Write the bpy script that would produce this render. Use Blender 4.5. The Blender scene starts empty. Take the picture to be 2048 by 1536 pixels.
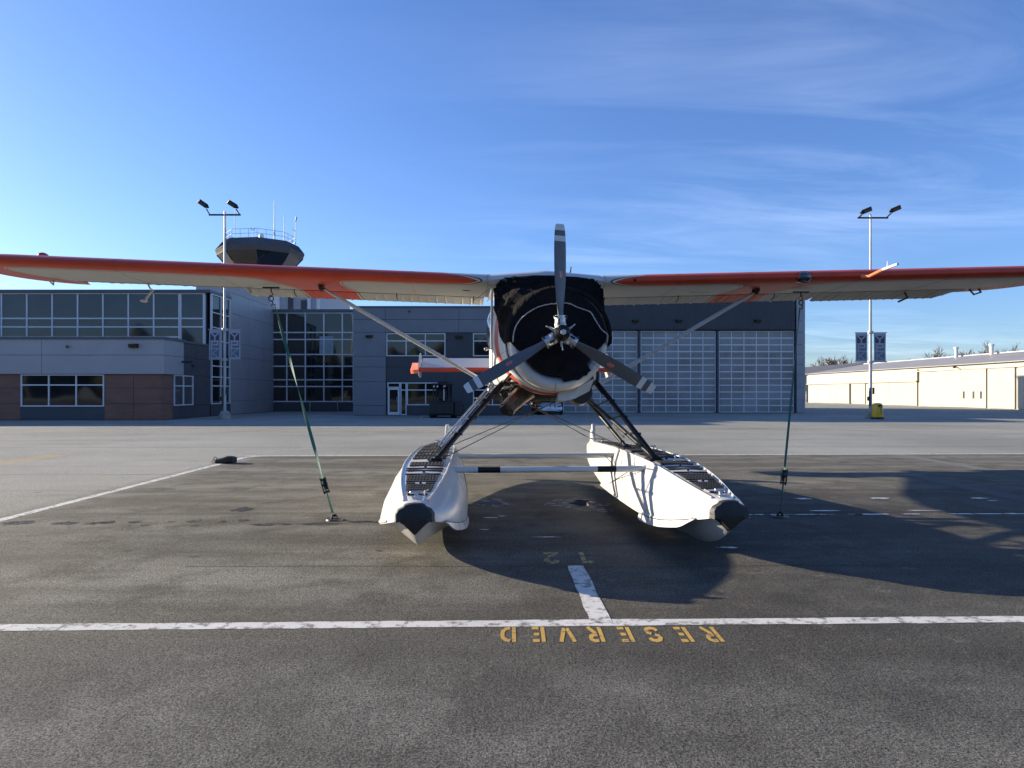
import bpy, math, random
import numpy as np
from mathutils import Vector, Matrix, noise as mnoise
random.seed(7)
R = math.radians
SC = bpy.context.scene
COL = SC.collection

# ---------------------------------------------------------------- camera, sky, sun, exposure
F = 1400.0; HOR = 785.0; CAMZ = 1.6          # focal length and horizon in photo pixels, eye height in metres
cd = bpy.data.cameras.new('camera'); cam = bpy.data.objects.new('camera', cd); COL.objects.link(cam)
cam.location = (0, 0, CAMZ); cam.rotation_euler = (R(90), 0, 0)
cd.sensor_width = 36; cd.lens = F/2048*36; cd.shift_y = (HOR-768)/2048
cd.clip_start = .1; cd.clip_end = 3000
SC.camera = cam
SUNV = Vector((-3.6, 1.45, 1.0)).normalized()   # towards the sun
EL = math.asin(SUNV.z); AZ = math.atan2(SUNV.x, SUNV.y)
sd = bpy.data.lights.new('sun', 'SUN'); sun = bpy.data.objects.new('sun', sd); COL.objects.link(sun)
sd.energy = 5.0; sd.angle = R(.5); sd.color = (1, .87, .68)
sun.rotation_euler = SUNV.to_track_quat('Z', 'Y').to_euler(); sun.location = (-30, 10, 20)
W = bpy.data.worlds.new('World'); SC.world = W; W.use_nodes = True
nt = W.node_tree; nt.nodes.clear()
def wn(t, **k):
    n = nt.nodes.new(t)
    for a, b in k.items(): setattr(n, a, b)
    return n
sky = wn('ShaderNodeTexSky', sky_type='NISHITA'); sky.sun_disc = False
sky.sun_elevation = EL; sky.sun_rotation = AZ; sky.altitude = 0
sky.air_density = 1.0; sky.dust_density = .55; sky.ozone_density = 3.2
bg = wn('ShaderNodeBackground'); bg.inputs['Strength'].default_value = .074
out = wn('ShaderNodeOutputWorld')
# thin cirrus, laid out on a plane high above (direction / height)
tc = wn('ShaderNodeTexCoord'); sx = wn('ShaderNodeSeparateXYZ'); nt.links.new(tc.outputs['Generated'], sx.inputs[0])
def wmath(op, a, b=None, c=None, clamp=False):
    n = wn('ShaderNodeMath', operation=op); n.use_clamp = clamp
    for i, v in enumerate((a, b, c)):
        if v is None: continue
        if isinstance(v, (int, float)): n.inputs[i].default_value = v
        else: nt.links.new(v, n.inputs[i])
    return n.outputs[0]
zz = wmath('MAXIMUM', sx.outputs[2], .03); zz = wmath('ADD', zz, .10)
cx = wmath('DIVIDE', sx.outputs[0], zz); cy = wmath('DIVIDE', sx.outputs[1], zz)
cb = wn('ShaderNodeCombineXYZ'); nt.links.new(cx, cb.inputs[0]); nt.links.new(cy, cb.inputs[1])
mp = wn('ShaderNodeMapping'); nt.links.new(cb.outputs[0], mp.inputs[0])
mp.inputs['Rotation'].default_value = (0, 0, R(-28)); mp.inputs['Scale'].default_value = (.50, 1.5, 1)
n1 = wn('ShaderNodeTexNoise'); nt.links.new(mp.outputs[0], n1.inputs['Vector'])
n1.inputs['Scale'].default_value = 1.35; n1.inputs['Detail'].default_value = 9; n1.inputs['Roughness'].default_value = .62; n1.inputs['Distortion'].default_value = 1.1
n2 = wn('ShaderNodeTexNoise'); nt.links.new(cb.outputs[0], n2.inputs['Vector']); n2.inputs['Scale'].default_value = .42; n2.inputs['Detail'].default_value = 3
m1 = wmath('MULTIPLY_ADD', n1.outputs[0], 3.0, -1.22, True)
m2 = wmath('MULTIPLY_ADD', n2.outputs[0], 3.0, -1.15, True)
side = wmath('MULTIPLY_ADD', sx.outputs[0], 1.35, .42, True)     # more cirrus away from the sun
mm = wmath('MULTIPLY', wmath('MULTIPLY', m1, m2), side)
low = wmath('SUBTRACT', 1.0, wmath('MULTIPLY', wmath('SUBTRACT', sx.outputs[2], .25), 2.0), None, True)
mm = wmath('MULTIPLY', mm, wmath('MULTIPLY_ADD', low, .25, .65))
add = wn('ShaderNodeMix', data_type='RGBA', blend_type='ADD'); nt.links.new(sky.outputs[0], add.inputs[6])
add.inputs[0].default_value = 1
cc = wn('ShaderNodeVectorMath', operation='SCALE'); cc.inputs[0].default_value = (2.5, 2.6, 2.7); nt.links.new(mm, cc.inputs['Scale'])
nt.links.new(cc.outputs[0], add.inputs[7])
tint = wn('ShaderNodeMix', data_type='RGBA', blend_type='MULTIPLY'); tint.inputs[0].default_value = 1; tint.inputs[7].default_value = (.80, .94, 1.30, 1)
nt.links.new(sky.outputs[0], tint.inputs[6]); nt.links.new(tint.outputs[2], add.inputs[6])
nt.links.new(add.outputs[2], bg.inputs['Color']); nt.links.new(bg.outputs[0], out.inputs[0])
SC.view_settings.view_transform = 'Standard'; SC.view_settings.look = 'None'; SC.view_settings.gamma = 1
SC.view_settings.exposure = 1.3
SC.cycles.max_bounces = 6

# ---------------------------------------------------------------- helpers
def P(px, py, Y):
    return Vector(((px-1024)*Y/F, Y, CAMZ-(py-HOR)*Y/F))
def G(px, py, z=0.0):
    Y = (CAMZ-z)*F/(py-HOR); return Vector(((px-1024)*Y/F, Y, z))
ROOTM = {}
def tag(o, label=None, cat=None, group=None, kind=None):
    if label: o['label'] = label
    if cat: o['category'] = cat
    if group: o['group'] = group
    if kind: o['kind'] = kind
    return o
def thing(name, label, cat, loc=(0, 0, 0), rz=0, group=None):
    o = bpy.data.objects.new(name, None); COL.objects.link(o)
    o.location = loc; o.rotation_euler = (0, 0, rz); o.empty_display_size = .3
    ROOTM[o] = Matrix.Translation(loc) @ Matrix.Rotation(rz, 4, 'Z')
    return tag(o, label, cat, group)
class MB:
    def __init__(s): s.v = []; s.f = []; s.m = []
    def add(s, vs, fs, mi=0):
        b = len(s.v); s.v += [tuple(v) for v in vs]
        for f in fs: s.f.append(tuple(b+i for i in f)); s.m.append(mi)
        return s
    def box(s, x0, x1, y0, y1, z0, z1, mi=0, M=None):
        vs = [Vector((x, y, z)) for z in (z0, z1) for y in (y0, y1) for x in (x0, x1)]
        if M: vs = [M @ v for v in vs]
        return s.add(vs, [(0, 2, 3, 1), (4, 5, 7, 6), (0, 1, 5, 4), (2, 6, 7, 3), (0, 4, 6, 2), (1, 3, 7, 5)], mi)
    def loft(s, rings, mi=0, closed=True, cap=True, mfun=None):
        n = len(rings[0]); b = len(s.v)
        for r in rings: s.v += [tuple(p) for p in r]
        for i in range(len(rings)-1):
            for j in range(n if closed else n-1):
                k = (j+1) % n
                s.f.append((b+i*n+j, b+i*n+k, b+(i+1)*n+k, b+(i+1)*n+j)); s.m.append(mfun(i, j) if mfun else mi)
        if cap and closed:
            s.f.append(tuple(b+j for j in reversed(range(n)))); s.m.append(mfun(0, 0) if mfun else mi)
            s.f.append(tuple(b+(len(rings)-1)*n+j for j in range(n))); s.m.append(mfun(len(rings)-2, 0) if mfun else mi)
        return s
    def path(s, pts, r, n=8, mi=0, flat=1.0, up=None, cap=True):
        pts = [Vector(p) for p in pts]; rs = r if isinstance(r, (list, tuple)) else [r]*len(pts)
        rings = []; prev = None
        for i, p in enumerate(pts):
            d = (pts[min(i+1, len(pts)-1)]-pts[max(i-1, 0)]).normalized()
            if prev is None:
                a = Vector(up) if up else (Vector((0, 0, 1)) if abs(d.z) < .9 else Vector((1, 0, 0)))
            else: a = prev
            a = (a-d*a.dot(d)).normalized(); prev = a; b = d.cross(a)
            rings.append([p+(a*math.cos(t)*rs[i]+b*math.sin(t)*rs[i]*flat) for t in [2*math.pi*k/n for k in range(n)]])
        return s.loft(rings, mi, cap=cap)
    def tube(s, a, b, r, r2=None, n=8, mi=0, flat=1.0, up=None):
        return s.path([a, b], [r, r if r2 is None else r2], n, mi, flat, up)
    def ball(s, c, rx, ry=None, rz=None, n=12, m=8, mi=0):
        ry = ry or rx; rz = rz or rx; rings = []
        for i in range(m+1):
            a = -math.pi/2+math.pi*i/m; q = max(math.cos(a), .01)
            rings.append([(c[0]+rx*q*math.cos(t), c[1]+ry*q*math.sin(t), c[2]+rz*math.sin(a)) for t in [2*math.pi*k/n for k in range(n)]])
        return s.loft(rings, mi)
    def prism(s, poly, fn, d0, d1, mi=0):
        """poly of 2D points; fn(u, v, d) -> 3D"""
        return s.loft([[fn(u, v, d0) for u, v in poly], [fn(u, v, d1) for u, v in poly]], mi)
    def xform(s, M): s.v = [tuple(M @ Vector(v)) for v in s.v]; return s
    def build(s, name, mats, parent=None, smooth=False, world=True, bevel=0, attr=None, ang=35):
        """world=True: vertices are world coordinates, moved into the parent's space"""
        me = bpy.data.meshes.new(name)
        vs = s.v
        root = parent
        while root is not None and root not in ROOTM: root = root.parent
        if world and root is not None:
            Mi = ROOTM[root].inverted(); vs = [tuple(Mi @ Vector(v)) for v in vs]
        me.from_pydata(vs, [], s.f)
        if not isinstance(mats, (list, tuple)): mats = [mats]
        for m in mats: me.materials.append(m)
        me.polygons.foreach_set('material_index', s.m)
        me.validate()
        import bmesh
        bm = bmesh.new(); bm.from_mesh(me)
        if attr is None: bmesh.ops.remove_doubles(bm, verts=bm.verts, dist=1e-5)
        bmesh.ops.recalc_face_normals(bm, faces=bm.faces); bm.to_mesh(me); bm.free()
        if attr is not None and len(attr) == len(me.vertices):
            a = me.attributes.new('paint', 'FLOAT', 'POINT'); a.data.foreach_set('value', np.asarray(attr, dtype=np.float32))
        if smooth:
            me.polygons.foreach_set('use_smooth', [True]*len(me.polygons)); me.set_sharp_from_angle(angle=R(ang))
        me.update()
        o = bpy.data.objects.new(name, me); COL.objects.link(o); o.parent = parent
        if bevel:
            md = o.modifiers.new('bevel', 'BEVEL'); md.width = bevel; md.segments = 2; md.limit_method = 'ANGLE'; md.angle_limit = R(40)
        return o
def struct(name, mb, mat, **k): return tag(mb.build(name, mat, None, **k), kind='structure')

# ---------------------------------------------------------------- materials
def nodemat(name):
    m = bpy.data.materials.new(name); m.use_nodes = True
    return m, m.node_tree, m.node_tree.nodes['Principled BSDF']
class NT:
    def __init__(s, t): s.t = t
    def n(s, ty, **k):
        n = s.t.nodes.new(ty)
        for a, b in k.items(): setattr(n, a, b)
        return n
    def l(s, a, b): s.t.links.new(a, b)
    def math(s, op, a, b=None, c=None, clamp=False):
        n = s.n('ShaderNodeMath', operation=op); n.use_clamp = clamp
        for i, v in enumerate((a, b, c)):
            if v is None: continue
            if isinstance(v, (int, float)): n.inputs[i].default_value = v
            else: s.l(v, n.inputs[i])
        return n.outputs[0]
    def coord(s, scale=(1, 1, 1)):
        c = s.n('ShaderNodeTexCoord'); m = s.n('ShaderNodeMapping'); s.l(c.outputs['Object'], m.inputs[0]); m.inputs['Scale'].default_value = scale
        return m.outputs[0]
    def noise(s, scale, detail=4, rough=.55, vec=None, sc=(1, 1, 1), dist=0):
        n = s.n('ShaderNodeTexNoise'); s.l(vec if vec is not None else s.coord(sc), n.inputs['Vector'])
        n.inputs['Scale'].default_value = scale; n.inputs['Detail'].default_value = detail; n.inputs['Roughness'].default_value = rough; n.inputs['Distortion'].default_value = dist
        return n.outputs[0]
    def mix(s, f, a, b, bt='MIX'):
        n = s.n('ShaderNodeMix', data_type='RGBA', blend_type=bt)
        for i, v in ((0, f), (6, a), (7, b)):
            if isinstance(v, (int, float)): n.inputs[i].default_value = v
            elif isinstance(v, tuple): n.inputs[i].default_value = (*v, 1)
            else: s.l(v, n.inputs[i])
        return n.outputs[2]
    def ramp(s, v, lo, hi):
        return s.math('DIVIDE', s.math('SUBTRACT', v, lo), hi-lo, None, True)
    def bump(s, bsdf, h, strength, dist):
        b = s.n('ShaderNodeBump'); b.inputs['Strength'].default_value = strength; b.inputs['Distance'].default_value = dist
        s.l(h, b.inputs['Height']); s.l(b.outputs[0], bsdf.inputs['Normal'])
def pm(name, col, rough=.5, metal=0, var=.12, scale=3, bump=0, bscale=40, coat=0, spec=.5, sc=(1, 1, 1), dirt=0):
    m, t, b = nodemat(name); T = NT(t)
    nz = T.noise(scale, 6, .6, sc=sc)
    c = T.mix(T.ramp(nz, .3, .7), tuple(x*(1-var) for x in col), tuple(min(1, x*(1+var)) for x in col))
    if dirt: c = T.mix(T.math('MULTIPLY', T.ramp(T.noise(scale*2.3, 8, .7, sc=sc), .56, .72), dirt), c, tuple(x*.35 for x in col))
    T.l(c, b.inputs['Base Color'])
    r = T.math('MULTIPLY_ADD', T.noise(scale*3, 4), .25, rough-.12, True); T.l(r, b.inputs['Roughness'])
    b.inputs['Metallic'].default_value = metal; b.inputs['Coat Weight'].default_value = coat; b.inputs['Coat Roughness'].default_value = .08
    b.inputs['Specular IOR Level'].default_value = spec
    if bump: T.bump(b, T.noise(bscale, 5, .6, sc=sc), bump, .01)
    return m
M = {}
M['white'] = pm('white_aircraft_paint', (.55, .54, .505), .32, var=.03, scale=2, coat=.25, dirt=.12)
M['cream'] = pm('cream_aircraft_paint', (.72, .69, .60), .35, var=.04, scale=2, coat=.2, dirt=.15)
M['red'] = pm('orange_red_aircraft_paint', (.50, .055, .018), .32, var=.08, scale=2, coat=.35)
M['black'] = pm('black_paint', (.007, .007, .008), .4, var=.3, spec=.3)
M['rubber'] = pm('black_rubber', (.018, .018, .018), .62, var=.3, scale=8, bump=.25)
M['fabric'] = pm('black_cover_fabric', (.008, .008, .010), .85, var=.35, scale=14, bump=.3, bscale=26, spec=.15)
M['fabric2'] = pm('folded_black_fabric', (.011, .0105, .0105), .95, var=.4, scale=9, bump=0, spec=.06)
_m = M['fabric2']; _T = NT(_m.node_tree); _w = _T.math('ADD', _T.noise(7, 3, .5, sc=(1, 1, .45), dist=1.6), _T.math('MULTIPLY', _T.noise(24, 4, .6, dist=.8), .25)); _T.bump(_m.node_tree.nodes['Principled BSDF'], _w, 1.0, .05)
M['piping'] = pm('grey_piping', (.42, .40, .36), .6, var=.6, scale=45)
M['propgrey'] = pm('grey_propeller_paint', (.085, .09, .095), .38, var=.12, scale=5, coat=.1)
M['propwhite'] = pm('propeller_tip_white', (.62, .62, .60), .45, var=.06)
M['alu'] = pm('bare_aluminium', (.55, .55, .54), .38, .85, var=.15, scale=9)
M['steel'] = pm('galvanised_steel', (.42, .43, .44), .42, .7, var=.2, scale=4)
M['galv'] = pm('galvanised_pole', (.40, .41, .42), .45, .35, var=.22, scale=2)
M['darkmetal'] = pm('sooty_metal', (.05, .045, .04), .42, .7, var=.5, scale=12)
M['exhaust'] = pm('heat_stained_steel', (.085, .066, .052), .4, .8, var=.6, scale=7)
M['hose'] = pm('dark_hose', (.02, .02, .022), .5, var=.4, scale=20)
M['strap'] = pm('green_webbing', (.015, .12, .085), .7, var=.2, scale=30)
M['concrete'] = pm('concrete', (.30, .28, .24), .85, var=.25, scale=5, bump=.3)
M['yellow'] = pm('yellow_plastic', (.72, .42, .02), .42, var=.12, scale=3, coat=.1)
M['panel'] = pm('blue_grey_cladding', (.19, .20, .22), .42, .1, var=.07, scale=.8)
M['panel2'] = pm('light_grey_cladding', (.32, .315, .325), .42, .1, var=.07, scale=.8)
M['panel3'] = pm('pale_grey_fascia', (.36, .355, .365), .45, .1, var=.05, scale=.8)
M['dark'] = pm('charcoal_cladding', (.052, .056, .066), .5, var=.1, scale=.8)
M['brown'] = pm('brown_block', (.205, .098, .066), .65, var=.15, scale=1.2, sc=(1, 1, 4))
M['joint'] = pm('dark_joint', (.02, .022, .026), .8)  # dark tone for panel joints, cowl gap and door track
M['capping'] = pm('parapet_capping', (.10, .105, .12), .45, .2)
M['frame'] = pm('pale_window_frame', (.68, .68, .70), .4, .1, var=.05)
M['tower'] = pm('tower_cladding', (.36, .38, .42), .5, var=.06)
M['cabdark'] = pm('tower_cab_cladding', (.105, .105, .112), .45, .1, var=.1)
M['lens'] = pm('lamp_lens', (.10, .09, .08), .3)
M['carwhite'] = pm('white_car_paint', (.75, .76, .78), .25, var=.02, coat=.8)
M['plate'] = pm('number_plate', (.6, .6, .62), .5)
M['tyre'] = pm('tyre', (.02, .02, .02), .8)
M['machine'] = pm('black_machine_paint', (.012, .012, .013), .45, var=.4, scale=3, coat=.1)
M['bark'] = pm('bare_twigs', (.115, .085, .065), .9, var=.3)
M['bag'] = pm('black_nylon', (.012, .012, .013), .6, var=.4, scale=20, bump=.4)
M['banner'] = pm('grey_banner_cloth', (.34, .36, .42), .75, var=.06)
M['bannerd'] = pm('dark_purple_banner_print', (.065, .06, .10), .75, var=.05)
M['bannerm'] = pm('mid_grey_banner_print', (.125, .15, .20), .75, var=.05)
M['bannerl'] = pm('pale_banner_print', (.25, .29, .35), .75, var=.05)
M['nonskid'] = pm('black_nonskid', (.018, .018, .02), .8, var=.4, scale=30, bump=.8, bscale=90)
M['light_lens'] = pm('landing_light_glass', (.03, .04, .06), .08, var=.5, scale=9, coat=1)
M['orange'] = pm('orange_paint', (.75, .17, .06), .4, var=.06)
M['slit'] = pm('dark_slot', (.012, .012, .014), .6)
def glass(name, col, wav=.6, sc=.35):
    m, t, b = nodemat(name); T = NT(t)
    c = T.mix(T.ramp(T.noise(.35, 3), .35, .7), tuple(x*.5 for x in col), col); T.l(c, b.inputs['Base Color'])
    b.inputs['Roughness'].default_value = .04; b.inputs['Specular IOR Level'].default_value = .8
    T.bump(b, T.noise(sc, 2, .4), wav, .02)
    return m
M['glass'] = glass('tinted_window_glass', (.018, .021, .024))
M['glass2'] = glass('upper_window_glass', (.04, .044, .05), .4)
M['doorglass'] = glass('hangar_door_glazing', (.32, .33, .34), 1.6, .55)
for n in ('doorglass',): M[n].node_tree.nodes['Principled BSDF'].inputs['Roughness'].default_value = .22
def corr(name, col, pitch=.3, axis='Y', depth=.25, var=.05, dirt=.15):
    m, t, b = nodemat(name); T = NT(t)
    c = T.mix(T.ramp(T.noise(.5, 5, .6), .3, .7), tuple(x*(1-var) for x in col), tuple(x*(1+var) for x in col))
    c = T.mix(T.math('MULTIPLY', T.ramp(T.noise(1.2, 6, .7, sc=(3, 3, .3)), .52, .75), dirt), c, tuple(x*.5 for x in col))
    T.l(c, b.inputs['Base Color']); b.inputs['Roughness'].default_value = .55
    w = T.n('ShaderNodeTexWave', bands_direction=axis); T.l(T.coord(), w.inputs['Vector']); w.inputs['Scale'].default_value = .314/pitch
    T.bump(b, w.outputs[1], depth, .06)
    return m
M['beige'] = corr('cream_corrugated_steel', (.35, .33, .28), .4, depth=.12)
M['beigedoor'] = corr('cream_ribbed_door', (.335, .317, .27), .45, depth=.25)
M['greydoor'] = corr('grey_green_ribbed_door', (.33, .335, .27), .45, depth=.4)
M['roof'] = corr('grey_metal_roof', (.26, .25, .24), .5, depth=.2, var=.15, dirt=.4)
M['darkroof'] = corr('dark_metal_roof', (.10, .095, .09), .5, depth=.2, var=.15)
M['bluewall'] = pm('far_grey_wall', (.26, .30, .32), .6)

def paint_mat(name, base, over, edge=True, w=(.018, .036), rough=.32):
    """two-tone livery: attribute 'paint' is the distance from the white field, red outside it, with a black pin line and a cream line between"""
    m, t, b = nodemat(name); T = NT(t)
    a = T.n('ShaderNodeAttribute', attribute_name='paint').outputs['Fac']
    nz = T.ramp(T.noise(1.7, 6, .6), .3, .7)
    cb_ = T.mix(nz, tuple(x*.95 for x in base), base); cr = T.mix(nz, tuple(x*.85 for x in over), over)
    # fine chips in the paint of the leading edge
    ch = T.math('MULTIPLY', T.ramp(T.noise(34, 5, .7), .70, .73), T.ramp(T.noise(2.2, 2), .55, .62))
    cr = T.mix(T.math('MULTIPLY', ch, .5), cr, (.55, .5, .42))
    def gt(v, th): return T.ramp(v, th-.002, th+.002)
    c = cb_
    if edge:
        c = T.mix(gt(a, 0), c, (.012, .012, .014)); c = T.mix(gt(a, w[0]), c, (.66, .62, .52)); c = T.mix(gt(a, w[1]), c, cr)
    else: c = T.mix(gt(a, 0), c, cr)
    streak = T.math('MULTIPLY', T.ramp(T.noise(1.1, 6, .7, sc=(1.5, .4, 1)), .50, .8), .35)
    c = T.mix(1.0, c, T.mix(streak, (1.0, 1.0, 1.0), (.45, .42, .36)), 'MULTIPLY')
    T.l(c, b.inputs['Base Color']); b.inputs['Roughness'].default_value = rough+.08; b.inputs['Specular IOR Level'].default_value = .3
    T.bump(b, T.noise(2.5, 3), .12, .02)
    return m
M['wingpaint'] = paint_mat('wing_livery_paint', (.47, .465, .425), (.62, .066, .024))
M['nosepaint'] = paint_mat('nose_livery_paint', (.60, .59, .55), (.52, .075, .03), w=(.004, .010))

def sdf(pts, poly):
    poly = np.asarray(poly, float); pts = np.asarray(pts, float)
    d = np.full(len(pts), 1e9); inside = np.zeros(len(pts), bool)
    n = len(poly)
    for i in range(n):
        a = poly[i]; b = poly[(i+1) % n]; e = b-a; w = pts-a
        t = np.clip((w@e)/max(e@e, 1e-12), 0, 1)
        d = np.minimum(d, np.hypot(*(w-np.outer(t, e)).T))
        c = ((a[1] <= pts[:, 1]) != (b[1] <= pts[:, 1]))
        if abs(e[1]) > 1e-12:
            xs = a[0]+(pts[:, 1]-a[1])*e[0]/e[1]; inside ^= c & (pts[:, 0] < xs)
    return np.where(inside, -d, d)
def smooth_poly(pts, k=8, closed=True):
    out = []; n = len(pts); pts = [np.array(p, float) for p in pts]
    for i in range(n if closed else n-1):
        g = lambda j: pts[j % n] if closed else pts[min(max(j, 0), n-1)]
        p0, p1, p2, p3 = g(i-1), g(i), g(i+1), g(i+2)
        for q in range(k):
            t = q/k; out.append(.5*((2*p1)+(-p0+p2)*t+(2*p0-5*p1+4*p2-p3)*t*t+(-p0+3*p1-3*p2+p3)*t**3))
    if not closed: out.append(pts[-1])
    return out
def interp(tab, x):
    """tab rows (x, a, b, c...) -> smooth interpolated a, b, c"""
    xs = [r[0] for r in tab]; return [float(np.interp(x, xs, [r[k] for r in tab])) for k in range(1, len(tab[0]))]
# ---------------------------------------------------------------- ground
m, t, b = nodemat('worn_asphalt'); T = NT(t); M['asphalt'] = m
obc = T.n('ShaderNodeTexCoord').outputs['Object']; sxyz = T.n('ShaderNodeSeparateXYZ'); T.l(obc, sxyz.inputs[0])
X, Y = sxyz.outputs[0], sxyz.outputs[1]
wob = T.math('MULTIPLY_ADD', T.noise(.5, 4, .6), .30, -.15)
Yw = T.math('ADD', T.math('SUBTRACT', Y, T.math('MULTIPLY', X, .03)), wob); Xw = T.math('ADD', X, wob)
bay = T.math('MULTIPLY', T.math('SUBTRACT', 1, T.ramp(Yw, 17.72, 17.86)), T.ramp(Xw, -6.85, -6.2))     # sealed stand area
front = T.math('SUBTRACT', 1, T.ramp(T.math('ADD', Yw, T.math('MULTIPLY', wob, 2.5)), 4.2, 5.2))
big = T.noise(.16, 5, .6, sc=(1, 1, 1)); streak = T.noise(.75, 8, .68, sc=(.22, 1.5, 1)); mid = T.noise(1.5, 6, .65, dist=.3)
grain = T.noise(78, 3, .75); grain2 = T.noise(210, 2, .6); fleck = T.noise(150, 2, .5)
far = T.mix(T.ramp(big, .35, .65), (.245, .244, .212), (.335, .333, .29))
bayc = T.mix(T.ramp(streak, .34, .66), (.095, .089, .072), (.225, .215, .180))
bayc = T.mix(T.ramp(mid, .46, .66), bayc, (.096, .089, .072))
frc = T.mix(T.ramp(mid, .40, .66), (.098, .096, .086), (.172, .169, .150))
c = T.mix(bay, far, bayc); frc = T.mix(T.math('MULTIPLY', T.ramp(T.math('ADD', Yw, wob), 3.75, 4.25), .45), frc, (.06, .056, .046)); c = T.mix(front, c, frc)
# wetter, oilier asphalt around the floats, with shadow darkening painted in at right
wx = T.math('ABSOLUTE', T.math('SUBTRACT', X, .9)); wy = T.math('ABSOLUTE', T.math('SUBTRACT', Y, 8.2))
wet_shade = T.math('SUBTRACT', 1.15, T.math('ADD', T.math('MULTIPLY', wx, .16), T.math('MULTIPLY', wy, .30)), None, True)
wet_shade = T.math('MULTIPLY', wet_shade, T.ramp(T.noise(.45, 5, .6), .36, .58))
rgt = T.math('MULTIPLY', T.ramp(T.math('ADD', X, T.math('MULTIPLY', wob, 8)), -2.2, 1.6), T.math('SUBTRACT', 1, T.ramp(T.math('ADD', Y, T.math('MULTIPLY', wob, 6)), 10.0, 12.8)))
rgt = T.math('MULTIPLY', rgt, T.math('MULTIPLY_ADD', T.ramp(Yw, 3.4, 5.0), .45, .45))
wet_shade = T.math('MAXIMUM', T.math('MULTIPLY', wet_shade, .85), rgt)
wet_shade = T.math('MULTIPLY', wet_shade, T.math('MULTIPLY_ADD', T.ramp(T.noise(1.3, 7, .7), .38, .62), .35, .65))
c = T.mix(T.math('MULTIPLY', wet_shade, .84), c, (.034, .031, .026))
c = T.mix(T.math('MULTIPLY', T.ramp(streak, .60, .70), .35), c, (.07, .066, .058))
# pale worn scuffs
sc_ = T.math('MULTIPLY', T.ramp(T.noise(3.4, 8, .78), .56, .68), T.ramp(T.noise(.5, 3), .42, .56))
c = T.mix(T.math('MULTIPLY', sc_, .42), c, (.24, .225, .18))
g_ = T.math('ADD', T.math('MULTIPLY', T.ramp(grain, .41, .59), .72), T.math('MULTIPLY', T.ramp(T.noise(30, 4, .7), .38, .62), .28))
c = T.mix(1.0, c, T.mix(g_, (.25, .25, .25), (1.85, 1.85, 1.85)), 'MULTIPLY')
c = T.mix(T.math('MULTIPLY', T.ramp(fleck, .66, .72), .7), c, (.36, .35, .31))
vo = T.n('ShaderNodeTexVoronoi'); T.l(T.coord((1, 1, 0)), vo.inputs['Vector']); vo.inputs['Scale'].default_value = 1.1; vo.inputs['Randomness'].default_value = 1
drip = T.math('SUBTRACT', 1, T.ramp(T.math('ADD', vo.outputs['Distance'], T.math('MULTIPLY', T.math('SUBTRACT', T.noise(9, 4, .6), .5), .10)), .035, .085))
c = T.mix(T.math('MULTIPLY', drip, .5), c, (.045, .042, .036))
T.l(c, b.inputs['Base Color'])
rg = T.math('SUBTRACT', .88, T.math('MULTIPLY', wet_shade, .26)); T.l(rg, b.inputs['Roughness'])
b.inputs['Specular IOR Level'].default_value = .12
hb = T.math('ADD', grain, T.math('MULTIPLY', grain2, .5)); hb = T.math('ADD', hb, T.math('MULTIPLY', T.noise(14, 4, .6), 1.2))
T.bump(b, hb, .9, .012)
def sheet(name, pts, z, mat, **k):
    mb = MB(); mb.add([(x, y, z) for x, y in pts], [tuple(range(len(pts)))]); return mb.build(name, mat, **k)
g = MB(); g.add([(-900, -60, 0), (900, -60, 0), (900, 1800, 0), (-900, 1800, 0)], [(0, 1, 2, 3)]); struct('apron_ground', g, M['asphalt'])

def worn(name, col, under, amt=.66, sc=9):
    m, t, b = nodemat(name); T = NT(t)
    w = T.math('MULTIPLY', T.ramp(T.noise(sc, 7, .72), amt-.06, amt+.02), .85)
    fine = T.math('MULTIPLY', T.ramp(T.noise(120, 3, .7), .58, .70), .55)
    c = T.mix(T.ramp(T.noise(1.2, 5, .6), .3, .7), tuple(x*.82 for x in col), col)
    c = T.mix(T.math('MAXIMUM', w, fine), c, under); T.l(c, b.inputs['Base Color']); b.inputs['Roughness'].default_value = .75
    T.bump(b, T.noise(90, 3, .7), .5, .008); return m
M['line'] = worn('worn_white_line_paint', (.66, .65, .60), (.13, .125, .11), .565)
M['yline'] = worn('worn_yellow_paint', (.55, .33, .06), (.12, .11, .09), .60, 14)
M['faded'] = worn('faded_yellow_paint', (.42, .33, .13), (.06, .054, .045), .56, 11)
M['seam'] = pm('dark_pavement_seam', (.05, .046, .038), .8, var=.3, scale=4)
M['patch'] = pm('dark_asphalt_patch', (.062, .060, .056), .8, var=.3, scale=8, bump=.5, bscale=60)
M['patch2'] = pm('grey_asphalt_patch', (.135, .130, .115), .85, var=.2, scale=8, bump=.5, bscale=60)
def strip(name, a, b2, w, mat, z=.002, rag=.006, n=40, kind='structure'):
    a = Vector(a).to_2d(); b2 = Vector(b2).to_2d(); d = (b2-a); L = d.length; d.normalize(); nn = Vector((-d.y, d.x)); mb = MB(); ring = []
    n = max(4, min(160, int(L*6)))
    for i in range(n+1):
        p = a+d*L*i/n; r1 = random.uniform(-rag, rag); r2 = random.uniform(-rag, rag)
        ring.append([(p.x+nn.x*(w/2+r1), p.y+nn.y*(w/2+r1), z), (p.x-nn.x*(w/2+r2), p.y-nn.y*(w/2+r2), z)])
    mb.loft(ring, closed=False)
    return tag(mb.build(name, mat), kind=kind)
a0, a1 = G(0, 1255.5), G(2048, 1238.5); sl = (a1.y-a0.y)/(a1.x-a0.x)
yl = lambda x: a0.y+sl*(x-a0.x)
strip('stand_front_line', (-9, yl(-9), 0), (9, yl(9), 0), .135, M['line'])
strip('stand_centre_line', (.62, yl(.62)+.0, 0), (.585, 6.46, 0), .15, M['line'], z=.0035)
bl0, bl1 = G(490, 912), G(2048, 907.5)
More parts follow.
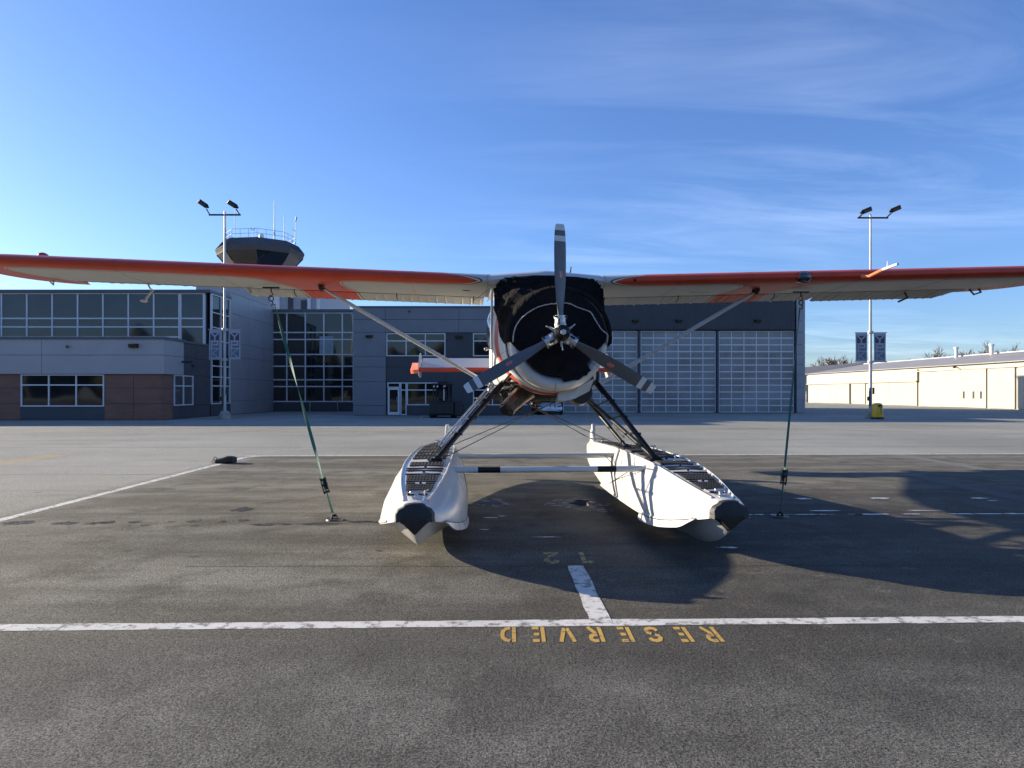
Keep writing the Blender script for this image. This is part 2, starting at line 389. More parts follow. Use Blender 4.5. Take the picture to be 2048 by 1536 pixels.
strip('stand_back_line', bl0, (40, bl0.y+(40-bl0.x)*(bl1.y-bl0.y)/(bl1.x-bl0.x), 0), .15, M['line'])
strip('stand_side_line', (-6.28, 2, 0), (bl0.x+.15, bl0.y-.35, 0), .14, M['line'])
strip('stand_corner_line', (bl0.x+.15, bl0.y-.35, 0), (bl0.x+.45, bl0.y, 0), .14, M['line'], z=.0035)
for dx in (0, .32): strip('yellow_taxi_line', (-12.1+dx, 10, 0), (-11.75+dx, 18.0, 0), .11, M['yline'])
strip('far_yellow_line', (-60, 28.9, 0), (70, 30.2, 0), .12, M['yline'], z=.002)
# seams and patches of the pavement
def crack(y0, x0, x1, w=.02, amp=.05, slope=.012):
    ring = []; n = int((x1-x0)*3)
    for i in range(n+1):
        x = x0+(x1-x0)*i/n; y = y0+slope*x+amp*mnoise.noise(Vector((x*.7, y0, 0)))+amp*.4*mnoise.noise(Vector((x*4, y0, 3)))
        ww = w*(.5+.9*abs(mnoise.noise(Vector((x*1.3, y0, 9)))))
        ring.append([(x, y+ww, .002), (x, y-ww, .002)])
    mb = MB(); mb.loft(ring, closed=False); struct('pavement_seam', mb, M['seam'])
for y0, x0, x1, w in ((11.45, -9, 12, .014), (13.7, -14, 14, .02), (15.3, -12, 4, .012), (20.5, -30, 30, .03), (23.6, -30, 30, .03), (26.6, -35, 40, .035), (31, -35, 40, .03), (33.8, -35, 50, .05), (9.3, -6, 9, .012), (6.45, -3, 6, .010), (7.9, .5, 7, .01)):
    crack(y0, x0, x1, w)
strip('asphalt_patch', (7.75, 13.45, 0), (7.55, 8.2, 0), .42, M['patch'], z=.003, rag=.015)
strip('asphalt_patch', (9.9, 18.1, 0), (9.85, 14.6, 0), .36, M['patch2'], z=.003, rag=.015)
def blob(cx, cy, rx, ry, z, seed, n=26, rag=.45):
    return [(cx+rx*math.cos(a)*(1+rag*mnoise.noise(Vector((math.cos(a)*1.6, math.sin(a)*1.6, seed)))), cy+ry*math.sin(a)*(1+rag*mnoise.noise(Vector((math.cos(a)*1.9, math.sin(a)*1.9, seed+7)))), z) for a in [2*math.pi*i/n for i in range(n)]]
m, t, b = nodemat('frozen_puddle_ice'); T = NT(t); M['ice'] = m
T.l(T.mix(T.ramp(T.noise(9, 5, .7), .35, .7), (.45, .47, .50), (.78, .80, .82)), b.inputs['Base Color']); b.inputs['Roughness'].default_value = .28
m, t, b = nodemat('puddle_water'); T = NT(t); M['water'] = m
b.inputs['Base Color'].default_value = (.012, .012, .013, 1); b.inputs['Roughness'].default_value = .03; b.inputs['Specular IOR Level'].default_value = .6
def ragged(m, sc, lo, hi):
    T = NT(m.node_tree); T.l(T.ramp(T.noise(sc, 6, .7), lo, hi), m.node_tree.nodes['Principled BSDF'].inputs['Alpha'])
ragged(M['ice'], 16, .36, .44)
M['damp'] = pm('damp_asphalt', (.040, .039, .038), .6, spec=.15, var=.35, scale=6, bump=.5, bscale=70)
M['frost'] = pm('frosty_asphalt', (.17, .175, .185), .6, var=.4, scale=9)
ragged(M['damp'], 9, .38, .60); ragged(M['frost'], 7, .42, .60)
ice = MB(); k = 0
x = 3.05
while x < 9.4:
    w_ = random.uniform(.06, .24); off = random.choice((0, 0, .28 if x > 3.9 else 0)); ry = random.uniform(.016, .034)
    ice.add(blob(x, 9.14+off+.02*(x-3), w_, ry, .0065, k, rag=.8), [tuple(range(26))]); k += 1; x += w_*random.uniform(1.0, 2.4)
for px, py, rx, ry in ((1602, 998, .12, .07), (1760, 997, .15, .05), (1957, 997, .1, .05), (1984, 1002, .06, .02), (1458, 1096, .10, .035), (982, 1036, .10, .03), (970, 1060, .06, .02), (1093, 1075, .12, .02), (1004, 1033, .05, .02)):
    p = G(px, py); ice.add(blob(p.x, p.y, rx, ry, .0065, k, rag=.9), [tuple(range(26))]); k += 1
tag(ice.build('ice_patches', M['ice']), 'thin white crusts of ice along the pavement seam', kind='stuff')
fr = MB()
for i, (px, py, rx, ry) in enumerate(((985, 1005, .34, .42), (1150, 1006, .42, .40), (1192, 1020, .2, .2))):
    p = G(px, py); fr.add(blob(p.x, p.y, rx, ry, .0030+.0006*i, 60+i, 40, .6), [tuple(range(40))])
tag(fr.build('frost_film', M['frost']), 'frosty film round the puddles under the plane', kind='stuff')
pu = MB(); p = G(1165, 1006)
pu.add(blob(p.x+.02, p.y, .17, .24, .0072, 70, 40, .7), [tuple(range(40))]); struct('puddle', pu, M['water'])
pu = MB(); p = G(980, 1007); pu.add(blob(p.x, p.y, .13, .16, .0072, 71, 40, .6), [tuple(range(40))]); struct('puddle', pu, M['water'])
dm = MB(); k = 80
for px, py, w_, h_ in ((30, 1046, 60, 9), (130, 1047, 50, 6), (190, 1047, 36, 5), (215, 1045, 30, 6), (270, 1044, 26, 5), (290, 1051, 20, 3), (345, 1044, 16, 3), (388, 1043, 24, 6), (388, 1052, 18, 3), (445, 1044, 16, 5), (486, 1041, 20, 4), (485, 1019, 40, 9), (540, 1049, 90, 5), (640, 1048, 90, 5), (725, 1044, 46, 4), (760, 1102, 16, 4)):
    a, q, r = G(px-w_/2, py), G(px+w_/2, py), G(px, py+h_/2); s_ = G(px, py-h_/2)
    dm.add(blob((a.x+q.x)/2, (r.y+s_.y)/2, (q.x-a.x)/2, (s_.y-r.y)/2, .0045, k, 30, .7), [tuple(range(30))]); k += 1
tag(dm.build('damp_patches', M['damp']), 'dark damp patches strung along a seam', kind='stuff')

# stencilled letters: strokes of 2D points in a cell of height 1
ST = {
 'R': ([[(.12, 0), (.12, 1)], [(.30, .93), (.50, .93), (.62, .85), (.64, .73), (.60, .62), (.48, .55), (.30, .55)], [(.36, .45), (.66, .0)]], .76),
 'E': ([[(.12, 0), (.12, 1)], [(.30, .92), (.62, .92)], [(.30, .5), (.56, .5)], [(.30, .08), (.62, .08)]], .70),
 'S': ([[(.64, .74), (.58, .88), (.40, .93), (.22, .88), (.14, .74), (.20, .60), (.33, .54)], [(.45, .46), (.58, .40), (.64, .26), (.56, .12), (.38, .07), (.20, .12), (.12, .26)]], .76),
 'V': ([[(.06, 1), (.31, .08)], [(.44, .08), (.68, 1)]], .74),
 'D': ([[(.12, 0), (.12, 1)], [(.30, .93), (.50, .88), (.64, .72), (.67, .5), (.64, .28), (.50, .12), (.30, .07)]], .80),
 '1': ([[(.42, 0), (.42, 1)], [(.10, .80), (.26, .92)]], .60),
 '2': ([[(.12, .72), (.18, .86), (.34, .93), (.52, .88), (.60, .74), (.54, .56)], [(.48, .46), (.26, .26), (.14, .08), (.66, .08)]], .78)}
def stroke(mb, pts, w, fn, z):
    pts = [Vector(p) for p in pts]; ring = []
    for i, p in enumerate(pts):
        d1 = (p-pts[i-1]).normalized() if i else None; d2 = (pts[i+1]-p).normalized() if i < len(pts)-1 else None
        d = ((d1 or d2)+(d2 or d1)).normalized(); n = Vector((-d.y, d.x)); k = 1/max(.5, abs(n.dot(Vector((-(d1 or d2).y, (d1 or d2).x)))))
        a = p+n*w/2*k; q = p-n*w/2*k; ring.append([fn(a.x, a.y, z), fn(q.x, q.y, z)])
    mb.loft(ring, closed=False)
def stencil(name, word, xr, y_base, h, pitch, mat, w=.17, wscale=1.0, z=.002):
    for i, ch in enumerate(word):
        st, cw = ST[ch]; x0 = xr-i*pitch; mb = MB()
        for s_ in st: stroke(mb, s_, w, lambda u, v, z: (x0-u*h*wscale, y_base-v*h, z), z)
        tag(mb.build(name, mat), kind='structure')
tR, tL = G(1436, 1269), G(1000, 1269); hh = G(1200, 1254.5).y-G(1200, 1284).y
stencil('stencilled_letter', 'RESERVED', tR.x+.01, G(1200, 1254.5).y, hh, (tR.x-tL.x-.10)/7, M['yline'], .19, .50)
stencil('stencilled_number', '12', G(1186, 1117).x, G(1140, 1105).y, G(1140, 1105).y-G(1140, 1127).y, .32, M['faded'], .20, .5)

# ---------------------------------------------------------------- buildings
def wallmap(face, off):
    """face 'F': plane y=off seen from -Y, u=x.  face 'S': plane x=off seen from +X, u=y. d>0 stands out towards the viewer"""
    if face == 'F': return lambda u, v, d: (u, off-d, v)
    return lambda u, v, d: (off+d, u, v)
def wbox(mb, fn, u0, u1, v0, v1, d0, d1, mi=0):
    mb.loft([[fn(u0, v0, d0), fn(u1, v0, d0), fn(u1, v1, d0), fn(u0, v1, d0)], [fn(u0, v0, d1), fn(u1, v0, d1), fn(u1, v1, d1), fn(u0, v1, d1)]], mi)
def panels(parent, fn, us, vs, mat, name='cladding', d=.05, gap=.022, back=True):
    mb = MB()
    if back: wbox(mb, fn, us[0]+.004, us[-1]-.004, vs[0]+.004, vs[-1]-.004, -.02, .012, 1)
    for i in range(len(us)-1):
        for j in range(len(vs)-1):
            wbox(mb, fn, us[i]+(gap/2 if i else 0), us[i+1]-(gap/2 if i < len(us)-2 else 0), vs[j]+(gap/2 if j else 0), vs[j+1]-(gap/2 if j < len(vs)-2 else 0), .0, d)
    return mb.build(name, [mat, M['joint']], parent)
def window(parent, fn, us, vs, d0=-.10, d1=.07, bw=.055, glass=None, name='window', skip=()):
    fr = MB(); pn = MB()
    for i, u in enumerate(us): 
        q = .0 if 0 < i < len(us)-1 else .0
        wbox(fr, fn, u-bw/2, u+bw/2, vs[0]-bw/2, vs[-1]+bw/2, d0, d1)
    for j, v in enumerate(vs):
        for i in range(len(us)-1): wbox(fr, fn, us[i]+bw/2, us[i+1]-bw/2, v-bw/2, v+bw/2, d0, d1-.012)
    wbox(pn, fn, us[0]-bw*.4, us[-1]+bw*.4, vs[0]-bw*.4, vs[-1]+bw*.4, -.05, .015)
    w = fr.build(name, M['frame'], parent); pn.build('pane', glass or M['glass'], w); return w
def lin(a, b2, n): return [a+(b2-a)*i/n for i in range(n+1)]
px2x = lambda px, Y: (px-1024)*Y/F
py2z = lambda py, Y: CAMZ+(HOR-py)*Y/F

# --- terminal
TB = thing('terminal_building', 'grey and brown two-storey airport terminal with long bands of dark windows, left of the hangar', 'building', (-20, 50, 0))
YA, XS = 40.4, -20.2
fF = wallmap('F', YA); fS = wallmap('S', XS)
za, zb, zt = 2.67, 3.75, py2z(675, YA)
# body volumes (dark backing walls)
mb = MB(); mb.box(-48, XS-.06, YA+.06, 62, 0, zt-.06); mb.build('core_wall', M['dark'], TB)
mb = MB(); mb.box(-48, XS-.25, 46.85, 61.9, zt-.058, 8.35); mb.build('core_wall', M['dark'], TB)
xA = lambda px: px2x(px, YA)
# low wing, front
panels(TB, fF, [-48, -40, -33.6, -27.0, XS-.05+.05], [za, zb, zt-.12], M['panel3'], 'fascia', d=.22)
panels(TB, fF, [-48, -40, -34, xA(42)], [0.03, .95, 1.85, za-.01], M['brown'], 'brown_wall')
panels(TB, fF, [xA(210), xA(268), XS], [0.03, .95, 1.85, za-.01], M['brown'], 'brown_wall')
panels(TB, fF, [xA(42)+.01, xA(210)-.01], [0.03, .74], M['dark'], 'plinth_panel')
window(TB, fF, lin(xA(44), xA(208), 3), [py2z(812, YA), py2z(770, YA), za-.06], bw=.07)
# low wing, side
panels(TB, fS, [YA-.03, 41.55], [0.03, .95, 1.85, za-.01], M['brown'], 'brown_wall')
panels(TB, fS, [YA-.21, 42.6], [za, zb, zt-.12], M['panel3'], 'fascia', d=.22)
panels(TB, fS, [41.56, 42.59], [.03, .8, 1.7, za-.01], M['dark'], 'charcoal_wall')
panels(TB, fS, [42.61, 44.6, 46.7], [.03, .8, za, zb, zt-.13], M['dark'], 'charcoal_wall')
window(TB, fS, [41.7, 42.85, 44.1], [.84, 2.0, 2.62], bw=.06, d0=0, d1=.12)
cp = MB(); cp.box(-48, XS+.30, YA-.30, 42.7, zt-.118, zt+.03); cp.box(-48, XS+.12, 42.7, 46.78, zt-.119, zt+.01); cp.build('parapet', M['capping'], TB)
# upper floor, front
YB = 46.8; fB = wallmap('F', YB); xB = lambda px: px2x(px, YB); zB = lambda py: py2z(py, YB)
cols = [xB(4-51*k) for k in range(6, 0, -1)]+[xB(4+50.7*k) for k in range(9)]
window(TB, fB, cols[:-1], [zB(690), zB(674), zB(654), zB(637), zB(587)], glass=M['glass2'], bw=.09, name='window_band')
window(TB, fB, [cols[-2]+.11, cols[-1]-.06], [zB(690), zB(654)+.005, zB(637), zB(587)], glass=M['glass2'], bw=.09)
pc = MB(); wbox(pc, fB, cols[-1]-.0, xB(411), zB(696), zB(586), -.3, .10); pc.build('corner_post', M['frame'], TB)
cp = MB(); cp.box(-48, XS+.10, YB-.22, 50.2, zB(586), zB(580)); cp.build('parapet', M['capping'], TB)
rt = MB(); rt.box(xB(262), xB(340), 50, 53, zB(581), zB(570)); rt.build('rooftop_unit', M['capping'], TB)
# upper + lower glazing on the side
window(TB, fS, [46.95, 48.45, 49.95], [.85, 2.05, 2.65, 3.4, zt+.35, 6.0, 7.0, 8.2], bw=.07, d0=-.02, d1=.10)
panels(TB, fS, [46.85, 50.1], [.03, .78], M['dark'], 'plinth_panel')
# tall grey slab
fG = wallmap('S', XS-.35)
sb = MB(); sb.box(-48, XS-.42, 50.3, 61.6, 8.2, 8.75); sb.build('core_wall', M['dark'], TB)
panels(TB, fG, [50.3, 53.6, 57.0, 59.6], [.03, 1.0, 2.6, 4.2, 5.2, 7.3, 8.8], M['panel2'], 'slab_cladding', d=.35)
sp = MB(); sp.box(XS-.36, XS+.05, 50.12, 50.29, .0, 8.85); sp.box(XS-.5, XS+.04, 50.3, 59.65, 8.805, 8.9); sp.build('slab_edge', M['panel2'], TB)
# glazed atrium
YC = 59.3; fC = wallmap('F', YC); xC = lambda px: px2x(px, YC); zC = lambda py: py2z(py, YC)
window(TB, fC, [xC(p) for p in (538, 574, 611, 648, 685, 707)], [zC(p) for p in (803, 773, 759.5, 732.5, 709, 679, 665, 626)], bw=.10)
panels(TB, fC, [xC(537), xC(622), xC(709)], [.03, zC(805)], M['dark'], 'plinth_panel')
cp = MB(); cp.box(xC(534), xC(712), YC-.25, YC+3, zC(624.5), zC(619)); cp.build('parapet', M['capping'], TB)
bk = MB(); bk.box(xC(534), xC(712), YC+.12, YC+3, .02, zC(625)); bk.build('core_wall', M['dark'], TB)
lp = MB(); wbox(lp, fC, xC(639), xC(667), zC(708), zC(680.5), .0, .022); wbox(lp, fC, xC(639), xC(667), zC(678), zC(672.5), .0, .022); lp.build('painted_daylight_pane', pm('painted_daylight_tone', (.26, .34, .37), .2), TB)  # daylight through the atrium painted as opaque pale slabs on the glass
for px_ in (620.5, 676): 
    dp = MB(); dp.tube((xC(px_), YC-.1, .02), (xC(px_), YC-.1, .9), .05, n=8); dp.build('bollard', M['galv'], TB)
# office block by the hangar
YD = 48.7; fD = wallmap('F', YD); xD = lambda px: px2x(px, YD); zD = lambda py: py2z(py, YD)
bk = MB(); bk.box(xD(708)+.02, xD(1062), YD+.05, 60, 0, zD(617)); bk.build('core_wall', M['dark'], TB)
panels(TB, fD, [xD(707), xD(772)], [.03, zD(811), zD(763), zD(734), zD(712.5), zD(665.5)], M['panel'], 'cladding', d=.12)
panels(TB, fD, [xD(707), xD(771), xD(918), xD(1064)], [zD(665), zD(639.5), zD(616)], M['panel'], 'cladding', d=.12)
sdp = MB(); sdp.box(xD(707)-.0, xD(707)+.06, YD+.051, 60, .0, zD(616)); sdp.build('return_wall', M['panel'], TB)
panels(TB, fD, [xD(772)+.02, xD(892), xD(946)-.4, xD(1063)], [zD(764), zD(734), zD(713.5)], M['dark'], 'charcoal_wall')
panels(TB, fD, [xD(891), xD(945)], [.03, zD(810), zD(764.5)], M['dark'], 'charcoal_wall', d=.045)
panels(TB, fD, [xD(891), xD(945)], [zD(713), zD(666)], M['dark'], 'charcoal_wall', d=.045)
panels(TB, fD, [xD(815), xD(890)], [.03, zD(811.5)], M['dark'], 'plinth_panel')
panels(TB, fD, [xD(946), xD(1063)], [.03, zD(811.5)], M['dark'], 'plinth_panel')
window(TB, fD, [xD(p) for p in (774, 812.5, 851, 890)], [zD(711.5), zD(682), zD(667.5)], bw=.07)
window(TB, fD, [xD(p) for p in (947, 985, 1023, 1061)], [zD(711.5), zD(682), zD(667.5)], bw=.07)
window(TB, fD, [xD(p) for p in (815, 851.5, 890)], [zD(809.5), zD(780), zD(766)], bw=.07)
window(TB, fD, [xD(p) for p in (947, 985, 1023, 1061)], [zD(809.5), zD(780), zD(766)], bw=.07)
window(TB, fD, [xD(p) for p in (776, 799.5)], [zD(774.5), zD(766)], bw=.07)
window(TB, fD, [xD(p) for p in (802, 812.5)], [.07, zD(780), zD(766)], bw=.07)
dr = MB(); x0, x1, zt_ = xD(776), xD(799.5), zD(776)
for q in ((x0, x0+.12, .05, zt_), (x1-.12, x1, .05, zt_), (x0+.12, x1-.12, .05, .25), (x0+.12, x1-.12, zt_-.12, zt_)): wbox(dr, fD, *q, -.05, .09)
door = dr.build('door', M['frame'], TB); pn = MB(); wbox(pn, fD, x0+.11, x1-.11, .24, zt_-.11, -.02, .03); pn.build('pane', M['glass'], door)
hd = MB(); hd.path([fD(x1-.17, .95, .08), fD(x1-.17, .95, .15), fD(x1-.17, 1.3, .15), fD(x1-.17, 1.3, .08)], .015); hd.build('handle', M['steel'], door)
cp = MB(); cp.box(xD(706), xD(1066), YD-.18, YD+.4, zD(616)+.002, zD(612.5)); cp.build('parapet', M['capping'], TB)
def wall_lamp(parent, fn, u, v, w=.5, h=.22):
    mb = MB(); mb.loft([[fn(u-w/2, v-h/2, .0), fn(u+w/2, v-h/2, 0), fn(u+w/2, v+h/2, 0), fn(u-w/2, v+h/2, 0)], [fn(u-w*.42, v-h/2, .26), fn(u+w*.42, v-h/2, .26), fn(u+w*.45, v+h*.3, .3), fn(u-w*.45, v+h*.3, .3)]])
    mb.build('wall_lamp', M['darkmetal'], parent, bevel=.01)
wall_lamp(TB, fD, xD(739), zD(673)); wall_lamp(TB, fD, xD(918), zD(674)); wall_lamp(TB, lambda u, v, d: fF(u, v, d+.22), xA(273), py2z(692, YA), .5, .24)
def camera_dome(parent, fn, u, v):
    mb = MB(); p = fn(u, v, .14); mb.ball(p, .09, n=10, m=6); mb.build('camera_dome', M['lens'], parent, smooth=True)
camera_dome(TB, lambda u, v, d: fF(u, v, d+.22), xA(142), py2z(694, YA)); camera_dome(TB, fD, xD(819), zD(623)); camera_dome(TB, fS, 44.2, 3.3)
mb = MB(); p = Vector(fS(42.3, 3.45, .3)); mb.tube(p+Vector((-.05, 0, 0)), p+Vector((.35, 0, 0)), .05); mb.tube(p+Vector((.3, -.1, -.02)), p+Vector((.45, .2, .02)), .07); mb.build('security_camera', M['darkmetal'], TB)

# --- hangar with the glazed doors
HG = thing('aircraft_hangar', 'dark grey hangar with three tall glazed overhead doors, behind the seaplane', 'building', (14, 54.5, 0))
YH = 54.5; fH = wallmap('F', YH); xH = lambda px: px2x(px, YH); zH = lambda py: py2z(py, YH)
zTop = 9.9; xR = xH(1608)
mb = MB(); mb.box(xH(1040), xR-.1, YH+.45, 75.5, 0, zTop-.1); mb.build('core_wall', M['dark'], HG)
mb = MB(); mb.box(xR-.1, xR-.04, YH+.1, 75.6, 0, zTop-.05); mb.build('side_wall', M['panel2'], HG)
panels(HG, fH, [xH(1063), xH(1124)], [.03, 2.2, 4.4, zH(660)], M['brown'], 'brown_pier', d=.12)
panels(HG, fH, [xH(1590)+.05, xR], [.03, zH(800), zH(776), zH(750), zH(729), zH(709), zH(689), zH(665), zH(641), zH(618), zTop-.05], M['panel2'], 'corner_pier', d=.20)
fa = MB(); wbox(fa, fH, xH(1040), xH(1590)-.06, zH(659), zTop-.05, -.02, .12)
for i in range(100):
    u = xH(1040)+(xH(1590)-.1-xH(1040))*i/100; wbox(fa, fH, u, u+.05, zH(658), zTop-.06, .12, .145)
fa.build('fascia', M['dark'], HG)
cp = MB(); cp.box(xH(1040), xR+.15, YH-.35, 75.8, zTop-.045, zTop+.1); cp.build('parapet', M['capping'], HG)
tr = MB(); wbox(tr, fH, xH(1124), xH(1589), zH(661), zH(659.3), -.2, .3); tr.build('door_track', M['joint'], HG)
for a, q in ((1127, 1274), (1282, 1430.5), (1438, 1587)):
    w = window(HG, fH, lin(xH(a), xH(q), 6), lin(.08, zH(662.5), 12), d0=-.12, d1=.03, bw=.06, glass=M['doorglass'], name='overhead_door')
    rl = MB()
    for v in lin(.08, zH(662.5), 12)[1:-1]: wbox(rl, fH, xH(a), xH(q), v-.075, v-.032, .0, .035)
    rl.build('door_rail', M['steel'], w)
for a, q in ((1275, 1281), (1431.5, 1437), (1588, 1590)):
    mb = MB(); wbox(mb, fH, xH(a)+.03, xH(q)-.03, .0, zH(661)-.01, -.15, .20); mb.build('door_post', M['dark'], HG)
for px in (1270, 1357, 1514): wall_lamp(HG, lambda u, v, d: fH(u, v, d+.12), xH(px), zH(642), .5, .2)

# unseen woods added behind the camera to darken the window reflections
wd_ = MB(); rnd = random.Random(5)
for i in range(90):
    x_ = -260+520*i/89+rnd.uniform(-3, 3); h_ = rnd.uniform(14, 24); y_ = -130+rnd.uniform(-12, 12); rg = []
    for z_, r_ in ((0, 3.5), (h_*.25, 5.5), (h_*.6, 5), (h_*.85, 3), (h_, .6)): rg.append([(x_+r_*(1+.3*rnd.uniform(-1, 1))*math.cos(a), y_+r_*(1+.3*rnd.uniform(-1, 1))*math.sin(a), z_) for a in [2*math.pi*k/9 for k in range(9)]])
    wd_.loft(rg)
tag(wd_.build('added_reflection_woods', pm('dark_foliage', (.05, .06, .035), .9, var=.4, scale=.4)), kind='stuff')

# --- control tower
TW = thing('control_tower', 'airport control tower with dark octagonal cab and roof antennas, rising behind the terminal', 'tower', (px2x(521, 80), 80, 0))
tx, ty = px2x(521, 80), 80
def octo(r, z, n=8, rot=R(22.5-8), cx=None, cy=None): return [((tx if cx is None else cx)+r*math.cos(rot+2*math.pi*k/n), (ty if cy is None else cy)+r*math.sin(rot+2*math.pi*k/n), z) for k in range(n)]
bs = MB(); bs.box(px2x(392, 76), px2x(640, 76), 76, 90, 0, 13.2); bs.build('base_building', M['tower'], TW)
for a, q, z0, z1 in ((543, 560, 0, 13.1), (603, 613, 9.3, 11.6), (577, 586, 10.6, 12.4), (616, 622, 0, 13.1), (634, 640, 0, 13.1)):
    mb = MB(); mb.box(px2x(a, 76), px2x(q, 76), 75.8, 76.05, z0, z1); mb.build('window_strip' if a in (543, 616, 634) else 'louvre', M['frame'] if a in (543, 616, 634) else M['dark'], TW)
sh = MB(); sh.loft([octo(3.0, 0), octo(3.0, 16.2)]); sh.build('shaft', M['tower'], TW)
cb = MB(); cb.loft([octo(3.3, 15.5), octo(3.8, 16.1), octo(4.64, 17.05)]); cab = cb.build('cab_glazing', M['glass'], TW)
cl = MB(); cl.loft([octo(4.66, 17.06), octo(4.84, 17.6), octo(4.80, 17.65), octo(4.15, 18.5), octo(4.0, 18.52)])
for k in range(8):
    r0, r1 = octo(4.68, 17.1), octo(4.86, 17.58); s0, s1 = octo(4.83, 17.66), octo(4.18, 18.48)
    for j in range(12):
        f_ = (j+.5)/12; k2 = (k+1) % 8
        cl.tube(Vector(r0[k]).lerp(Vector(r0[k2]), f_), Vector(r1[k]).lerp(Vector(r1[k2]), f_), .03, n=4)
        cl.tube(Vector(s0[k]).lerp(Vector(s0[k2]), f_), Vector(s1[k]).lerp(Vector(s1[k2]), f_), .03, n=4)
cl.build('cab_roof', M['cabdark'], TW)
for k in range(8): ml = MB(); ml.tube(octo(3.82, 16.1)[k], octo(4.66, 17.05)[k], .05, n=4); ml.build('cab_mullion', M['darkmetal'], TW)
rl = MB(); rg = [Vector(p) for p in octo(3.85, 18.5)]
for k in range(8):
    for dz in (.5, 1.0): rl.tube(rg[k]+Vector((0, 0, dz)), rg[(k+1) % 8]+Vector((0, 0, dz)), .025, n=5)
    for j in range(3): q = rg[k].lerp(rg[(k+1) % 8], j/3); rl.tube(q, q+Vector((0, 0, 1)), .025, n=5)
rl.build('railing', M['steel'], TW)
for px, y0, y1, r in ((469.5, 402, 472, .045), (549, 401, 478, .07), (568.5, 431, 482, .05), (591, 436, 488, .05), (505.5, 460, 474, .04), (452, 412, 480, .03)):
    mb = MB(); Y_ = 78 if px > 540 else 79; p0, p1 = P(px, y1, Y_), P(px, y0, Y_); mb.tube(p0, p1, r, r*.6, n=6)
    if px == 591: mb.tube(p1+Vector((0, 0, -.4)), p1+Vector((.12, 0, .15)), .09, n=6); mb.tube(p1+Vector((0, 0, -1.5)), p1+Vector((-.35, 0, -1.2)), .03)
    if px == 505.5:
        for s_ in (-1, 1): mb.path([p1, p1+Vector((.2*s_, 0, 0)), p1+Vector((.2*s_, 0, .2))], .04, n=6); mb.tube(p1+Vector((.2*s_, 0, .1)), p1+Vector((.2*s_, 0, .25)), .06)
    mb.build('antenna', M['galv'], TW)
mb = MB(); p = P(523, 472, 80); mb.tube(p+Vector((0, 0, -.4)), p+Vector((0, 0, 0)), .28, n=12); mb.ball(p, .28, rz=.25); mb.build('roof_beacon', M['cream'], TW, smooth=True)

# --- long cream hangar on the right
BH = thing('storage_hangar', 'long low cream corrugated hangar row with sliding doors and grey roof, at right', 'building', (52, 76, 0))
XW = 47.5; Yn, Yf = 40, 112.2
yw = lambda px: XW*F/(px-1024)
def ybox(mb, y0, y1, z0, z1, d0, d1): mb.box(XW-d1, XW-d0, min(y0, y1), max(y0, y1), z0, z1)
mb = MB(); ybox(mb, Yn, Yf, 0, 4.5, -.1, .0); mb.box(XW+.1, 66, Yn, Yn+.1, 0, 4.5); mb.box(XW+.1, 66, Yf-.1, Yf, 0, 4.5); mb.box(65.9, 66, Yn+.1, Yf-.1, 0, 4.5)
gb = lambda y: [(XW+.1, y, 4.5), (66, y, 4.5), (56.6, y, 6.0)]
mb.loft([gb(Yn), gb(Yn+.1)]); mb.loft([gb(Yf-.1), gb(Yf)]); mb.build('wall', M['beige'], BH)
rf = MB(); rf.loft([[(47.1, y, 4.50), (56.6, y, 6.05), (66.4, y, 4.50), (66.4, y, 4.58), (56.6, y, 6.15), (47.1, y, 4.58)] for y in (Yn-.3, Yf+.3)]); roof = rf.build('roof', M['roof'], BH)
rc = MB(); rc.tube((56.6, Yn-.3, 6.16), (56.6, Yf+.3, 6.16), .12, n=8); rc.build('ridge_cap', M['tower'], roof)
for px, h in ((1914, 1.0), (1985, .95)):
    mb = MB(); y_ = 56.0*F/(px-1024); mb.tube((55.9, y_, 5.9), (55.9, y_, 6.1+h), .2, n=10); mb.tube((55.9, y_, 6.1+h), (55.9, y_, 6.3+h), .28, .28, n=10); mb.build('roof_vent', M['white'], roof, smooth=True)
mb = MB(); ybox(mb, yw(1838), Yf, 2.94, 4.3, .004, .25); mb.build('upper_panel', M['beige'], BH)
mb = MB(); ybox(mb, yw(1838), Yf, 2.86, 2.98, .25, .36); mb.build('door_rail', M['beigedoor'], BH)
mb = MB(); ybox(mb, Yn, yw(1838)-.05, 4.0, 4.12, .004, .30); mb.build('door_rail', M['beige'], BH)
def sdoor(a, q, z1, mat, d=.12): 
    mb = MB(); ybox(mb, yw(a)-.06, yw(q)+.06, .06, z1, .004, d); return mb.build('sliding_door', mat, BH)
sdoor(1626, 1664, 2.84, M['beigedoor']); sdoor(1664, 1701, 2.84, M['beigedoor'], .16); sdoor(1704, 1732, 2.84, M['greydoor'])
sdoor(1738, 1782, 2.84, M['beigedoor']); sdoor(1782, 1837, 2.84, M['beigedoor'], .16)
sdoor(1840, 1878, 3.98, M['greydoor'], .10); d5 = sdoor(1878, 1976, 3.98, M['beigedoor'], .18); sdoor(1977, 2033, 3.98, M['beigedoor'], .14)
sdoor(2036, 2120, 3.98, M['greydoor'], .10); sdoor(2122, 2260, 3.98, M['beigedoor'], .18)
mb = MB(); ybox(mb, yw(1703), yw(1732), 3.05, 4.2, .25, .28); mb.build('grey_cladding_panel', M['greydoor'], BH)
for px in (1931, 1950.5, 1965.5):
    mb = MB(); y_ = yw(px); ybox(mb, y_-.14, y_+.14, .98, 1.72, .18, .20); mb.build('slot_window', M['slit'], d5)
mb = MB(); ybox(mb, yw(1704.5), yw(1700.5), 0, 2.84, .02, .05); mb.build('door_gap', M['slit'], BH)
